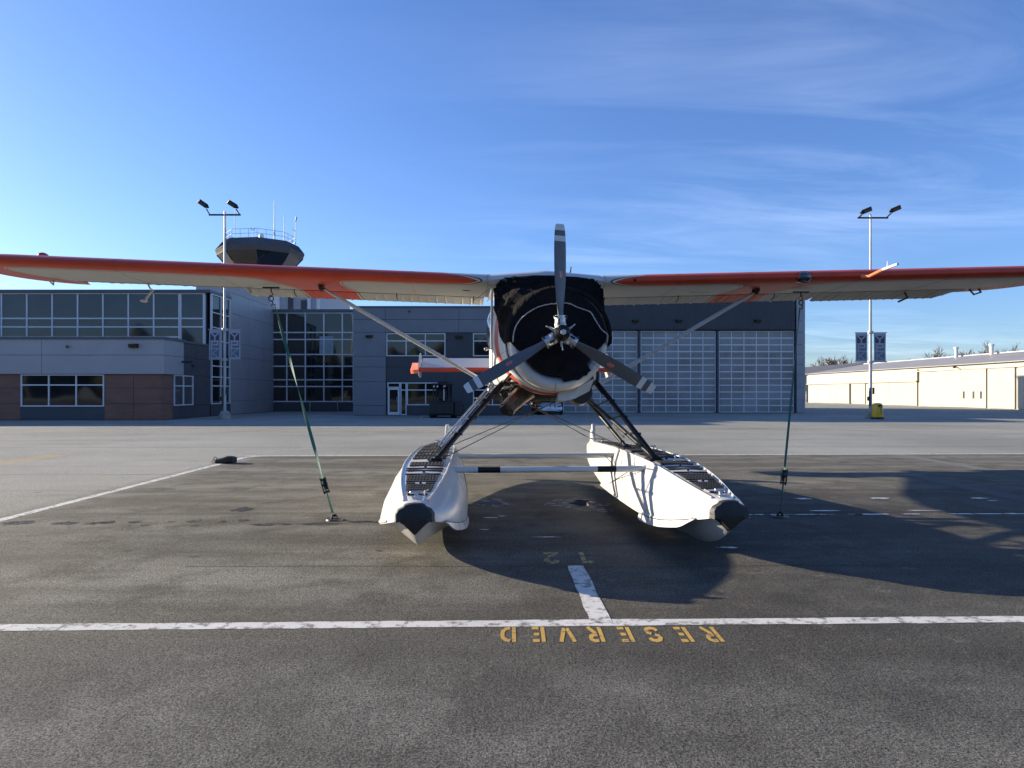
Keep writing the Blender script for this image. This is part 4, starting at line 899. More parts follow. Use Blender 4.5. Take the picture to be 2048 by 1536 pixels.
for cx in (-1.56, 1.29):
    sgn = 1 if cx < 0 else -1           # inboard direction
    ts = [0, .03, .06, .1, .15, .22, .3, .4, .5, .6, .7, .8, .9, 1.05, 1.2, 1.35, 1.5, 1.65, 1.8, 2.1, 2.4, 3.0, 3.5, 4.0, 4.03, 4.7, 5.5, 6.1, 6.6, 7.1, 7.2]
    mb = MB(); mb.loft([fring(t_, cx) for t_ in ts]); fl = ab(mb, 'float', M['white'], smooth=True, ang=32)
    fl['label'] = 'left white float' if cx < 0 else 'right white float'
    # bow bumper
    mb = MB(); rg = [[(cx+(p[0]-cx)*.70, -2.030, .51+(p[2]-.51)*.72) for p in fring(0, cx, .004)], [(cx+(p[0]-cx)*.95, -2.020, .50+(p[2]-.50)*.97) for p in fring(0, cx, .008)]]+[fring(t_, cx, .009) for t_ in (.0, .02)]
    # taper the bumper forward at the keel, back at the deck corners
    def bump_y(p, i):
        x_, y_, z_ = p; k_ = (z_-.30)/.33; return (x_, y_+(.02*k_ if i > 3 else 0)-(.05*(1-abs((z_-.47)/.18)) if i < 2 else 0), z_)
    mb.loft([[bump_y(p, i) for p in r_] for i, r_ in enumerate(rg)]); ab(mb, 'bow_bumper', M['rubber'], fl, smooth=True, ang=40)
    # deck edge rails
    for s_ in (-1, 1):
        mb = MB(); mb.path([(cx+s_*(frow(t_)[0]-.004), -2.0+t_, frow(t_)[1]+.004) for t_ in ts[4:-1] if t_ != 4.03], .010, n=6); ab(mb, 'deck_edge_rail', M['white'], fl, smooth=True)
        mb = MB(); mb.path([(cx+s_*(frow(t_)[2]+.001), -2.0+t_, frow(t_)[3]+.006) for t_ in ts[5:24]], .011, n=6); ab(mb, 'chine_strip', M['white'], fl, smooth=True)
    # skin joints of the hull
    for t_ in (1.75, 2.35, 2.95, 3.55, 4.0, 4.8, 5.6, 6.3):
        r_ = fring(t_, cx, .0015)
        for s_ in (0, 1):
            pts = r_[5:12] if s_ == 0 else [r_[-k] for k in range(5, 12)]
            mb = MB(); mb.path(pts, .0016, n=4); ab(mb, 'skin_seam', M['galv'], fl)
    # spray rail, inboard
    mb = MB(); rg = []
    for t_ in [.17+.08*k for k in range(18)]:
        wd, zd, wc, zc, zk = frow(t_); dr_ = .075*min(1, (t_-.12)/.25); e = min(1, max(0, (1.62-t_)/.15)); dr_ *= .55+.45*e; x_ = cx+sgn*(wc+.005)
        rg.append([(x_, -2+t_, zc+.005), (x_+sgn*.006, -2+t_, zc+.005), (x_+sgn*.028, -2+t_, zc-dr_), (x_+sgn*.018, -2+t_, zc-dr_-.004)])
    mb.loft(rg); sr = ab(mb, 'spray_rail', M['white'], fl, smooth=True)
    mb = MB(); mb.path([(cx+sgn*(frow(t_)[2]+.013), -2+t_, frow(t_)[3]-.003) for t_ in [.17+.08*k for k in range(18)]], .0045, n=5); ab(mb, 'rail_joint', M['darkmetal'], sr)
    for t_ in (.55, .85, 1.15, 1.4):
        wd, zd, wc, zc, zk = frow(t_); x_ = cx+sgn*(wc+.012); mb = MB(); mb.tube((x_+sgn*.0, -2+t_, zc), (x_+sgn*.018, -2+t_, zc-.07), .003, n=4); ab(mb, 'seam', M['darkmetal'], sr)
    # black non-skid pads and hatches
    for a, q, w_, rl_ in ((.30, .345, .66, 0), (.43, .68, .74, 1), (.72, .75, .30, 2), (.80, 1.06, .74, 1), (1.12, 1.15, .8, 0), (1.30, 1.34, .8, 0), (1.42, 1.46, .8, 0), (1.6, 1.86, .72, 1), (2.2, 2.45, .74, 1), (2.55, 2.8, .74, 1), (2.95, 3.4, .74, 1), (3.55, 3.9, .74, 1), (4.1, 4.5, .74, 1), (4.6, 4.65, .7, 0), (4.8, 5.3, .70, 1), (5.45, 5.85, .66, 1), (6.0, 6.25, .55, 1)):
        wa, wq = frow(a)[0]*w_, frow(q)[0]*w_
        segs = [(-1, 1)] if rl_ != 2 else [(-2.4, -.9), (.9, 2.4)]
        for u0, u1 in segs:
            mb = MB(); mb.loft([[(cx+wa*u0, -2+a, deck_z(a)-.004), (cx+wa*u1, -2+a, deck_z(a)-.004), (cx+wa*u1, -2+a, deck_z(a)+.008), (cx+wa*u0, -2+a, deck_z(a)+.008)], [(cx+wq*u0, -2+q, deck_z(q)-.004), (cx+wq*u1, -2+q, deck_z(q)-.004), (cx+wq*u1, -2+q, deck_z(q)+.008), (cx+wq*u0, -2+q, deck_z(q)+.008)]])
            if rl_ == 1:
                for i in range(9):
                    for j in range(3): x_ = cx+wa*(-.85+1.7*i/8); y_ = -2+a+(q-a)*(.2+.3*j); mb.box(x_-.006, x_+.006, y_-.006, y_+.006, deck_z(a)+.006, deck_z(a)+.016+(deck_z(q)-deck_z(a))*(.2+.3*j))
            ab(mb, 'deck_pad', M['nonskid'], fl)
    # bow cleat
    z0 = deck_z(.2); mb = MB(); mb.box(cx-.035, cx+.03, -1.84, -1.72, z0-.01, z0+.012); mb.box(cx-.015, cx+.015, -1.80, -1.76, z0, z0+.05); mb.tube((cx-.06, -1.79, z0+.05), (cx+.05, -1.77, z0+.05), .014); ab(mb, 'cleat', M['alu'], fl, bevel=.004)
    mb = MB(); mb.tube((cx-.11, -1.80, z0+.03), (cx-.10, -1.62, z0+.03), .009); mb.path([(cx+.07, -1.7, z0), (cx+.07, -1.7, z0+.05), (cx+.1, -1.62, z0+.05)], .007); ab(mb, 'bow_fitting', M['alu'], fl)
    # small pump caps along the deck
    for t_ in (.73, 1.22, 1.5, 2.05, 2.9, 4.0, 5.4):
        mb = MB(); mb.tube((cx, -2+t_, deck_z(t_)-.005), (cx, -2+t_, deck_z(t_)+.018), .015, n=10); ab(mb, 'pump_cap', M['black'], fl)
    for t_, xo in ((2.1, .12), (3.3, .16), (3.8, .14), (5.0, .1), (5.8, -.08), (6.3, .05)):
        mb = MB(); z_ = deck_z(t_); mb.tube((cx+xo, -2+t_, z_), (cx+xo, -2+t_, z_+.05), .009); mb.tube((cx+xo-.03, -2+t_, z_+.05), (cx+xo+.04, -2+t_, z_+.05), .009); ab(mb, 'deck_cleat', M['alu'], fl)
    mb = MB(); mb.path([(cx-.05, 3.9, .75), (cx+.03, 4.2, .76), (cx-.02, 4.6, .74), (cx+.05, 4.9, .72), (cx+.0, 5.1, .71)], .012, n=6); ab(mb, 'rudder_cable', M['hose'], fl, smooth=True)
    # water rudder, raised
    mb = MB(); mb.prism([(5.12, .55), (5.28, .40), (5.45, .55), (5.50, .80), (5.42, .97), (5.34, .99), (5.27, .86), (5.22, .66)], lambda u, v, d: (cx+.02+d+(v-.55)*.06, u, v), -.035, .035); ab(mb, 'water_rudder', M['white'], fl, bevel=.02)
    mb = MB(); mb.tube((cx+.02, 5.18, .55), (cx+.02, 5.18, .80), .018); mb.tube((cx-.1, 5.1, .72), (cx+.14, 5.1, .72), .01); ab(mb, 'rudder_post', M['alu'], fl)
# stains on the right float side, from the photo
mb = MB(); 
for (y_, z_, ry_, rz_) in ((4.1, .62, .10, .06), (3.3, .45, .10, .09)):
    wd, zd, wc, zc, zk = frow(y_+2)
# spreader bars
for y_, z_ in ((-.10, .70), (1.66, .70)):
    mb = MB(); xs = [-1.28, -1.14, -.86, .60, .86, 1.0]; x0, x1 = -1.30, 1.02
    mats = [M['white'], M['black']]
    cuts = [(-1.30, -.98, 0), (-.98, -.72, 1), (-.72, .42, 0), (.42, .64, 1), (.64, 1.04, 0)] if y_ < 0 else [(-1.28, 1.04, 0)]
    for a, q, mi in cuts: mb.tube((a, y_, z_), (q, y_, z_), .036, n=16, mi=mi, flat=1.35, up=(0, 0, 1))
    bar = ab(mb, 'spreader_bar', mats, smooth=True)
    for x_, s_ in ((-1.235, -1), (.97, 1)): mb = MB(); mb.path([(x_, y_, z_), (x_+s_*.10, y_, z_)], [.042, .06], n=16); ab(mb, 'bar_fairing', M['white'], bar, smooth=True)
# float struts
def strut(a, b_, r, name='float_strut', mat='black', flat=.9):
    mb = MB(); mb.path([a, Vector(a).lerp(Vector(b_), .06), Vector(a).lerp(Vector(b_), .94), b_], [r*.8, r, r, r*.8], n=12, flat=flat, up=(0, 1, 0)); return ab(mb, name, M[mat], smooth=True)
for sx, cx in ((-1, -1.56), (1, 1.29)):
    xf = cx+(.10 if sx < 0 else -.15); zf = deck_z(2.0)+.02
    F1 = Vector((xf, .0, zf)); F2 = Vector((cx+(.12 if sx < 0 else -.12), 1.72, zf))
    T1 = Vector((sx*.64, .95, 1.74)); T2 = Vector((sx*.66, 2.7, 1.62))
    if sx > 0: T1 = Vector((.60, .95, 1.74)); T2 = Vector((.68, 2.75, 1.60))
    s1 = strut(F1, T1, .036); s2 = strut(F1+Vector((0, .06, 0)), T2, .034); s3 = strut(F2, T2+Vector((0, .04, 0)), .034)
    for s_o, p in ((s1, F1), (s3, F2)):
        mb = MB(); mb.box(p.x-.09, p.x+.07, p.y-.10, p.y+.16, p.z-.03, p.z-.005); mb.ball(p, .05, .06, .045); mb.tube(p+Vector((-.06, -.05, 0)), p+Vector((.06, -.05, .0)), .02); ab(mb, 'strut_foot', M['black'], s_o, smooth=True)
    # ladder: rungs between the two front struts, bolts below the top
    for k, f_ in enumerate((.30, .52, .74)):
        a = F1.lerp(T1, f_); q = (F1+Vector((0, .06, 0))).lerp(T2, f_)
        mb = MB(); mb.loft([[p+Vector((0, dy, dz)) for dy, dz in ((-.03, 0), (.03, 0), (.03, .02), (-.03, .02))] for p in (a+(a-q).normalized()*.05, q+(q-a).normalized()*.03)]); ab(mb, 'step', M['black' if sx > 0 else 'alu'], s1, bevel=.004)
        for p in (a, q): mb = MB(); mb.path([p+Vector((-.05, -.03, .0)), p+Vector((.05, -.03, 0))], .014, n=6); ab(mb, 'clamp', M['darkmetal'], s1)
    for k in range(7):
        p = F1.lerp(T1, .84+.02*k); mb = MB(); mb.path([p+Vector((-sx*.05, -.01, -.01)), p+Vector((sx*.02, -.01, .01))], .013, n=6); ab(mb, 'clamp', M['black'], s1)
        p = (F1+Vector((0, .06, 0))).lerp(T2, .84+.02*k); mb = MB(); mb.path([p+Vector((-.05, -.01, -.01)), p+Vector((.05, -.01, .01))], .012, n=6); ab(mb, 'clamp', M['black'], s2)
    if sx < 0:   # bright ladder rails and step plates on the left strut
        off = Vector((-.055, -.02, .03))
        for o2 in (off, off+Vector((-.028, .03, .02))): mb = MB(); mb.tube(F1.lerp(T1, .12)+o2, F1.lerp(T1, .92)+o2, .011, n=8); ab(mb, 'ladder_rail', M['alu'], s1, smooth=True)
        for f_ in (.92, .74, .46, .30):
            p = F1.lerp(T1, f_)+off; mb = MB(); w_ = .11 if f_ > .7 else .05
            mb.loft([[p+Vector((x_, y_, z_)) for x_, y_ in ((-w_, -.04), (.05, -.05), (.05, .08), (-w_, .06))] for z_ in (-.006, .006)]); ab(mb, 'step', M['alu'], s1, bevel=.003)
    else:
        for f_ in (.24, .62):
            p = F2.lerp(T2, f_)+Vector((.05, -.02, .02)); mb = MB(); d = (T2-F2).normalized(); w_ = Vector((0, 1, 0)); mb.loft([[p+d*a+w_*q for a, q in ((-.16, -.05), (.16, -.05), (.16, .05), (-.16, .05))], [p+d*a+w_*q+Vector((.015, 0, .012)) for a, q in ((-.16, -.05), (.16, -.05), (.16, .05), (-.16, .05))]]); ab(mb, 'step', M['alu'], s3)
# bracing wires
LF, RF = Vector((-1.40, .02, .82)), Vector((1.12, .02, .82)); LR, RR = Vector((-1.40, 1.74, .82)), Vector((1.12, 1.74, .82))
for a, q in ((LF, Vector((.58, 2.6, 1.62))), (LR, Vector((.60, 2.75, 1.58))), (RR, Vector((-.58, 2.7, 1.60))), (Vector((1.0, 3.5, .80)), Vector((-.35, 2.4, 1.5))), (Vector((-1.50, 1.0, .82)), Vector((-.62, 2.75, 1.62))), (Vector((1.2, 4.6, .78)), Vector((.7, 2.8, 1.6))),
             (Vector((1.13, 5.1, .76)), Vector((-.30, 2.1, 1.50))), (Vector((1.0, .05, .30)), Vector((.85, 1.6, .70))), (Vector((.85, .0, .68)), Vector((.86, 1.6, .28))), (Vector((-1.15, -.05, .68)), Vector((-1.12, 1.6, .30)))):
    mb = MB(); mb.tube(a, q, .0055, n=5); ab(mb, 'bracing_wire', M['darkmetal'])
mb = MB(); mb.tube((-.08, 2.2, 1.44), (-.02, 2.2, 1.46), .035); mb.ball((-.12, 2.2, 1.43), .04); ab(mb, 'cable_pulley', M['exhaust'], smooth=True)

# ---- black cloth cover over nose and windscreen (lies on the plane)
CV = thing('nose_cover', 'black cloth cover tied over the engine cowling and windscreen of the floatplane', 'aircraft cover', (HX, HY, 0), YAW, )
def cv(mb, name, mat, parent=CV, **k): return mb.build(name, mat, parent, world=False, **k)
#          y   rx   rzt  e   cz   zlow-left  zlow-right
CVT = [(.27, .58, .58, 2.05, 2.27, 2.22, 2.22), (.295, .62, .62, 2.05, 2.27, 2.22, 2.2), (.36, .645, .65, 2.05, 2.27, 2.22, 2.22), (.60, .66, .66, 2.1, 2.27, 2.22, 2.20), (.85, .69, .67, 2.3, 2.27, 2.32, 2.22), (1.05, .72, .69, 2.7, 2.27, 2.42, 2.28), (1.25, .745, .74, 3.3, 2.27, 2.50, 2.32), (1.42, .765, .90, 6, 2.27, 2.54, 2.36), (1.475, .77, .925, 8, 2.27, 2.58, 2.4), (1.52, .77, .925, 8, 2.27, 2.58, 2.4)]
rings = []; N_ = 220
ysl = [.27, .28, .295, .32, .36]+[.40+.015*k for k in range(72)]
for y in ysl:
    if y > 1.475: break
    rx, rt, e, cz, zl, zr = interp(CVT, y); r_ = []
    al0 = math.asin(max(-.6, min(.6, (zr-cz)/rt))); al1 = math.pi-math.asin(max(-.6, min(.6, (zl-cz)/rt)))
    for k in range(N_+1):
        a = al0+(al1-al0)*k/N_; c_, s_ = math.cos(a), math.sin(a)
        x_ = .02+math.copysign(abs(c_)**(2/e), c_)*rx+(.03 if c_ > 0 else 0)*c_*max(0, 1-(y-.3)/1.2); z_ = cz+math.copysign(abs(s_)**(2/e), s_)*rt
        if y > 1.3: z_ += .06*max(0, 1-abs(x_)/.75)*min(1, (y-1.3)/.2)*(s_ > 0)
        # folds radiating from the wing roots and hanging down the sides
        q = Vector((x_*2.2, y*1.1, z_*1.4)); w_ = .010*mnoise.noise(q*2.0)+.004*mnoise.noise(q*5.0)
        side = min(1, max(0, (abs(x_)-.25)/.4)); front_ = min(1, max(0, (y-.34)/.35))
        corner = Vector((math.copysign(.78, x_), 0, 3.2)); rad = math.atan2(z_-corner.z, x_-corner.x); fold = 1-abs(math.sin(rad*11+3.5*mnoise.noise(q)))
        w_ += .036*front_*(.35+.65*side)*fold*min(1, max(0, (y-.6)/.3))
        w_ += .016*front_*(1-abs(math.sin(a*14+y*6+3.2*mnoise.noise(q))))*(1 if c_ < 0 else .55)
        # loose bunched fabric at the upper left
        if x_ < 0:
            dd = ((x_+.50)/.26)**2+((z_-2.72)/.20)**2+((y-.80)/.26)**2
            w_ += .13*math.exp(-dd*dd*.7)*(1+.25*mnoise.noise(q*3))+.05*math.exp(-dd*.4)*(1-abs(math.sin(15*(z_-x_*.6)+5*y+3*mnoise.noise(q))))
        edge_ = min(1, max(0, (1.50-y)/.05)) if s_ > .3 else 1
        w_ = w_*edge_; n_ = Vector((c_, 0, s_)); p = Vector((x_, y, z_))+n_*(w_*(front_*.9+.1)*.75); p.y -= w_*.75*front_
        r_.append(tuple(p))
    rings.append(r_)
mb = MB(); mb.loft(rings, closed=False); nose = cv(mb, 'hood_cloth', M['fabric2'], smooth=True, ang=80)
sm = nose.modifiers.new('thickness', 'SOLIDIFY'); sm.thickness = .006
# front face: a domed disc, ragged at the bottom where it hangs inside the cowl lip
rings = []; n = 96
for rr in [.02, .08, .16, .25, .34, .42, .48, .53, .57, .60]:
    r_ = []
    for k in range(n):
        a = 2*math.pi*k/n; s_ = math.sin(a); c_ = math.cos(a)
        lim = .60 if s_ > -.05 else .60-.125*min(1, (-s_-.05)/.35)
        if -1.25 < a-2*math.pi < -.95: lim = .565
        if R(275) < a < R(292): lim = .565
        if R(292) <= a < R(318): lim = .585+.012*math.sin(a*60)
        rad = rr/.60*lim; dep = .235+.035*(rr/.6)**4+(.03 if s_ < -.2 else 0)*(rr/.6)
        if R(270) < a < R(318) and rr > .5: dep = .285-.0*rr
        p = Vector((rad*c_, dep+.006*mnoise.noise(Vector((rad*c_*5, rad*s_*5, 1))), 2.27+rad*s_*.97)); r_.append(tuple(p))
    rings.append(r_)
mb = MB(); mb.loft(rings, cap=True); cv(mb, 'front_panel', M['fabric'], smooth=True, ang=80)
def seam(pts, r, name='reflective_seam', mat='piping'):
    mb = MB(); pp = smooth_poly(pts, 7, False); q = [(x_, y_+.004*mnoise.noise(Vector((x_*30, z_*30, 0))), z_+.005*mnoise.noise(Vector((x_*28, 5, z_*28)))) for x_, y_, z_ in pp]; mb.path(q, r, n=6, flat=.6, up=(0, 1, 0)); cv(mb, name, M[mat], smooth=True)
def LP_old(px, py, y):
    """plane-local point seen at photo pixel (px, py) on the local depth y"""
    yw_ = HY+y; p = P(px, py, yw_); q = L(p)
    for _ in range(3): yw_ += (y-q.y); p = P(px, py, yw_); q = L(p)
    return tuple(q)
seam([LP(px, py, .232) for px, py in ((1026, 684), (1028, 664), (1036, 645), (1050, 630), (1072, 616), (1095, 609), (1120, 606.5), (1138, 607), (1158, 616), (1180, 624), (1192, 642), (1203, 659), (1214, 668))]+[LP(1215, 676, .26), LP(1213, 690, .29)], .013)
seam([LP(px, py, .34) for px, py in ((1132, 575), (1155, 582), (1178, 598), (1196, 620), (1210, 645), (1217, 672))], .005)
seam([LP(px, py, .60) for px, py in ((1019, 642), (1013, 656), (1010.5, 672), (1009.5, 688))], .008)
seam([LP(px, py, .46) for px, py in ((994, 712), (1005, 706), (1018, 700), (1030, 697))], .003, 'tie_cord', 'hose')
seam([(-.78, 1.46, 3.06), (-.95, 1.9, 2.98), (-1.05, 2.3, 2.97)], .006, 'tie_cord', 'hose')

# ---- tie-down straps
for sx, foot, ratchet_f, lab in ((-1, G(669, 1040), .135, 'green ratchet strap tying down the left wing, angled across the atrium windows'), (1, G(1560, 1034), .16, 'green ratchet strap tying down the right wing, beside the hangar corner pier')):
    a = MP @ Vector((sx*3.98, WY+.68, z_le(4)-.20)); S_ = thing('tie_down_strap', lab, 'strap', tuple(foot), group='wing tie-down straps')
    d = foot-a; up = Vector((0, 0, 1)); top = a+d.normalized()*.26; bot = foot-d.normalized()*.10
    mb = MB()
    def ringp(c, r, tilt): return [c+Vector((r*math.cos(t_), tilt*r*math.cos(t_), r*math.sin(t_))) for t_ in [2*math.pi*k/12 for k in range(13)]]
    mb.path([a+Vector((0, 0, .05)), a+Vector((.0, 0, .0)), a+Vector((.03, 0, -.03)), a+Vector((.0, 0, -.07)), a+Vector((-.02, 0, -.05))], .009, n=6); mb.path(ringp(a+Vector((.0, 0, -.10)), .035, .2), .008, n=6)
    mb.path([a+Vector((.0, 0, -.13)), a+Vector((.03, 0, -.16)), a+Vector((.0, 0, -.20)), top+Vector((0, 0, .02))], .010, n=6); mb.build('hook', M['darkmetal'], S_, smooth=True)
    mb = MB(); rg = []; nseg = 60; dn = d.normalized(); u1 = dn.cross(Vector((0, 1, 0))).normalized(); u2 = dn.cross(u1)
    for i in range(nseg+1):
        f_ = i/nseg; tw = (R(80)+f_*R(400 if sx < 0 else 200)); wv = (u1*math.cos(tw)+u2*math.sin(tw))*(.021 if sx < 0 else .015); nv = (u2*math.cos(tw)-u1*math.sin(tw))*.002; p = top.lerp(bot, f_)
        rg.append([p-wv-nv, p+wv-nv, p+wv+nv, p-wv+nv])
    mb.loft(rg); mb.build('webbing', M['strap'], S_)
    rc = foot.lerp(a, ratchet_f); q = dn; w_ = Vector((1, 0, 0)); w_ = (w_-q*w_.dot(q)).normalized(); f3 = q.cross(w_)
    mb = MB()
    for s_ in (-1, 1): mb.loft([[rc+q*u+w_*(.032*s_+e_)+f3*v for u, v in ((-.10, -.02), (.12, -.02), (.12, .025), (-.10, .04))] for e_ in (-.004, .004)])
    for u in (-.08, 0, .10): mb.tube(rc+q*u-w_*.04, rc+q*u+w_*.04, .014, n=8)
    mb.loft([[rc+q*u+w_*x_+f3*v for x_, v in ((-.02, -.03), (.02, -.03), (.02, -.02), (-.02, -.02))] for u in (-.09, .06)]); mb.build('ratchet', M['darkmetal'], S_)
    mb = MB(); mb.path(ringp(foot+Vector((0, 0, .04)), .028, .3), .009, n=6); mb.build('ground_hook', M['darkmetal'], S_, smooth=True)
    AN = thing('ground_anchor', 'rusty anchor ring plate in the asphalt, under the %s strap' % ('left' if sx < 0 else 'right'), 'anchor ring', (foot.x, foot.y, 0), group='tie-down anchors')
    mb = MB(); mb.tube((foot.x, foot.y, .001), (foot.x, foot.y, .016), .11, .10, n=18); mb.build('plate', M['exhaust'], AN, smooth=True)
    mb = MB(); mb.path([foot+Vector((-.04, 0, .01)), foot+Vector((-.03, 0, .05)), foot+Vector((.03, 0, .05)), foot+Vector((.04, 0, .01))], .011, n=6); mb.build('ring', M['exhaust'], AN, smooth=True)
# ---------------------------------------------------------------- lamps, banners, bin, bag, vehicles, trees
def lamp(px, Y, top, arm, heads, label):
    x = px2x(px, Y); L = thing('apron_light_pole', label, 'light pole', (x, Y, 0), group='floodlight poles on the apron')
    zt = py2z(top, Y)
    mb = MB(); mb.tube((x, Y, .45), (x, Y, zt+.15), .10, .055, n=12); mb.tube((x, Y, .42), (x, Y, .5), .18, n=12); mb.build('pole', M['galv'], L, smooth=True)
    mb = MB(); mb.tube((x-.1, Y-.13, .75), (x-.1, Y-.13, 1.9), .05, n=4); mb.box(x-.22, x-.12, Y-.16, Y-.02, 1.1, 1.35); mb.box(x+.12, x+.2, Y-.1, Y, 1.5, 1.9); mb.build('cable_box', M['darkmetal'], L)
    mb = MB(); mb.loft([[(x+r*math.cos(a)*1.0, Y+r*math.sin(a)*.8, z) for a in [2*math.pi*k/16 for k in range(16)]] for r, z in ((.36, 0), (.35, .2), (.28, .42), (.2, .5))]); mb.build('concrete_base', M['concrete'], L, smooth=True)
    mb = MB(); za_ = zt-.05; mb.tube((px2x(arm[0], Y), Y, za_), (px2x(arm[1], Y), Y, za_), .055, n=8); ar = mb.build('cross_arm', M['darkmetal'], L)
    for (sx_, hx, hy) in heads:
        h = Vector((px2x(hx, Y), Y-.05, py2z(hy, Y))); s_ = Vector((px2x(sx_, Y), Y, za_)); d = (h-s_).normalized()
        mb = MB(); mb.tube(s_, h-d*.3, .04, n=6); br = mb.build('bracket', M['darkmetal'], L)
        up = Vector((0, .62, .78)); d = Vector((h.x-s_.x, 0, (h.z-s_.z))); d = (d-up*d.dot(up)).normalized(); wv = up.cross(d).normalized()
        mb = MB()
        for a, q, w_, t_ in ((-.34, -.22, .10, .04), (-.22, .34, .16, .045),): 
            mb.loft([[h+d*s+wv*ww+up*tt for ww, tt in ((-w_*(.5 if s < -.3 else 1), -t_), (w_*(.5 if s < -.3 else 1), -t_), (w_*(.5 if s < -.3 else 1), t_), (-w_*(.5 if s < -.3 else 1), t_))] for s in (a, q)])
        hd_ = mb.build('lamp_head', M['darkmetal'], L, bevel=.015)
        mb = MB(); mb.loft([[h+d*s+wv*ww+up*tt for ww, tt in ((-.12, -.075), (.12, -.075), (.12, -.062), (-.12, -.062))] for s in (-.12, .3)]); mb.build('lens', M['lens'], hd_)
    for py in ((659, 719) if px < 1000 else (665, 724)):
        mb = MB(); z_ = py2z(py, Y); mb.tube((x, Y, z_-.08), (x, Y, z_+.08), .17, n=12)
        for s_ in (-1, 1): mb.tube((x, Y-.02, z_), (x+s_*1.0, Y-.02, z_), .022, n=6)
        mb.build('banner_bracket', M['galv'], L)
lamp(449.5, 42.3, 428, (418, 481), ((419.5, 408, 409), (479.5, 467, 410)), 'tall light pole with two banners, in front of the terminal')
lamp(1741, 43, 434, (1715, 1776), ((1717, 1731, 422), (1773, 1789, 419)), 'tall light pole with two banners, beside the yellow bin')
BL = {'Y': [[(0, 1), (.5, .5), (.5, 0)], [(1, 1), (.5, .5)]], 'P': [[(.06, 0), (.06, .92), (.94, .92), (.94, .46), (.06, .46)]], 'K': [[(.08, 0), (.08, 1)], [(1, 1), (.2, .5), (1, 0)]]}
def banner(x0, x1, z0, z1, Y, label):
    B = thing('banner', label, 'banner', ((x0+x1)/2, Y, z0), group='YPK banners on the light poles'); w = x1-x0; h = z1-z0
    fn = lambda u, v, d: (x0+u*w, Y-d-.02*math.sin(u*3+v*4), z0+v*h)
    mb = MB(); n = 8
    for d in (0, .012): mb.loft([[fn(i/n, j/n, d) for i in range(n+1)] for j in range(n+1)], closed=False)
    mb.build('cloth', M['banner'], B)
    for (v0, v1, mt, ch, lm) in ((.64, .90, 'bannerd', 'Y', 'banner'), (.38, .62, 'bannerd', 'P', 'banner'), (.06, .34, 'bannerm', 'K', 'bannerl')):
        mb = MB()
        mb.loft([[fn(.10+.80*i/n, v, .016) for i in range(n+1)] for v in (v0, (v0+v1)/2, v1)], closed=False, mi=0)
        mb.build('print_field', M[{'Y': 'bannerd', 'P': 'bannerm', 'K': 'bannerm'}[ch]], B)
        mb = MB()
        for s_ in BL[ch]: stroke(mb, [((.20+.60*u if ch != 'Y' else .16+.68*u)*w, (v0+(v1-v0)*q)*h) for u, q in s_], .085, lambda u, v, z: fn(u/w, v/h, .022), 0)
        mb.build('letter', M['banner' if ch != 'K' else 'bannerl'], B)
for px0, px1, p0, p1, Y, l in ((419, 441, 719, 659, 42.25, 'left banner reading YPK on the pole before the terminal'), (458, 481, 719, 659, 42.25, 'right banner reading YPK on the pole before the terminal'),
                            (1710.5, 1734, 724, 665, 42.95, 'left banner reading YPK on the pole beside the yellow bin'), (1747, 1771, 724, 665, 42.95, 'right banner reading YPK on the pole beside the yellow bin')):
    banner(px2x(px0, Y), px2x(px1, Y), py2z(p0, Y)+.03, py2z(p1, Y)-.03, Y-.03, l)
# the bin
bx, by = px2x(1748, 42.6), 42.2
BN = thing('waste_bin', 'round yellow waste bin with a black base, standing at the right light pole', 'bin', (bx, by, 0))
ring = lambda r, z, n=24: [(bx+r*math.cos(2*math.pi*k/n), by+r*math.sin(2*math.pi*k/n), z) for k in range(n)]
mb = MB(); mb.loft([ring(.33, .1), ring(.34, .14), ring(.27, .86), ring(.25, .93), ring(.12, .97)]); mb.build('body', M['yellow'], BN, smooth=True)
mb = MB(); mb.loft([ring(.33, .0), ring(.36, .02), ring(.36, .10), ring(.32, .13)]); mb.build('base', M['rubber'], BN, smooth=True)
mb = MB(); mb.loft([[(bx+r*math.cos(a), by+r*math.sin(a), z) for a in [R(-112+8*k) for k in range(9)]] for r, z in ((.289, .74), (.283, .86))], closed=False); mb.build('opening', M['slit'], BN)
mb = MB()
for k_, (z, w_) in enumerate(((.66, 3), (.55, 1.6), (.44, 1.6), (.33, 1.2))):
    mb.loft([[(bx+(.345-(zz_-.14)*.097)*math.cos(a), by+(.345-(zz_-.14)*.097)*math.sin(a), zz_) for a in [R(-78-6*w_+12*w_*k/4) for k in range(5)]] for zz_ in (z, z+.045+.02*(k_ % 2))], closed=False)
mb.build('sign_print', M['slit'], BN)
# kit bag on the side line
BG = thing('kit_bag', 'black kit bag with a loop handle lying on the white side line', 'bag', G(448, 927))
o = G(448, 927); mb = MB()
prof = [(-.20, .05, .09), (-.17, .105, .13), (-.06, .125, .15), (.06, .165, .16), (.16, .15, .15), (.20, .13, .14)]
rings = []
for x_, h_, w_ in prof:
    r_ = []
    for a in [2*math.pi*k/14 for k in range(14)]:
        c_, s_ = math.cos(a), math.sin(a); e = .55
        r_.append((o.x+x_*1.05, o.y+.08+math.copysign(abs(c_)**e, c_)*w_, h_*.5+math.copysign(abs(s_)**e, s_)*h_*.5+.002))
    rings.append(r_)
mb.loft(rings); mb.build('body', M['bag'], BG, smooth=True)
mb = MB(); mb.path([(o.x-.20+.035*math.sin(a)-.01, o.y+.02, .11+.035*math.cos(a)) for a in [2*math.pi*k/12 for k in range(13)]], .008, n=6)
mb.path([(o.x-.24+.03*math.sin(a), o.y-.01, .04+.03*math.cos(a)) for a in [2*math.pi*k/12 for k in range(13)]], .007, n=6); mb.build('handle', M['bag'], BG, smooth=True)

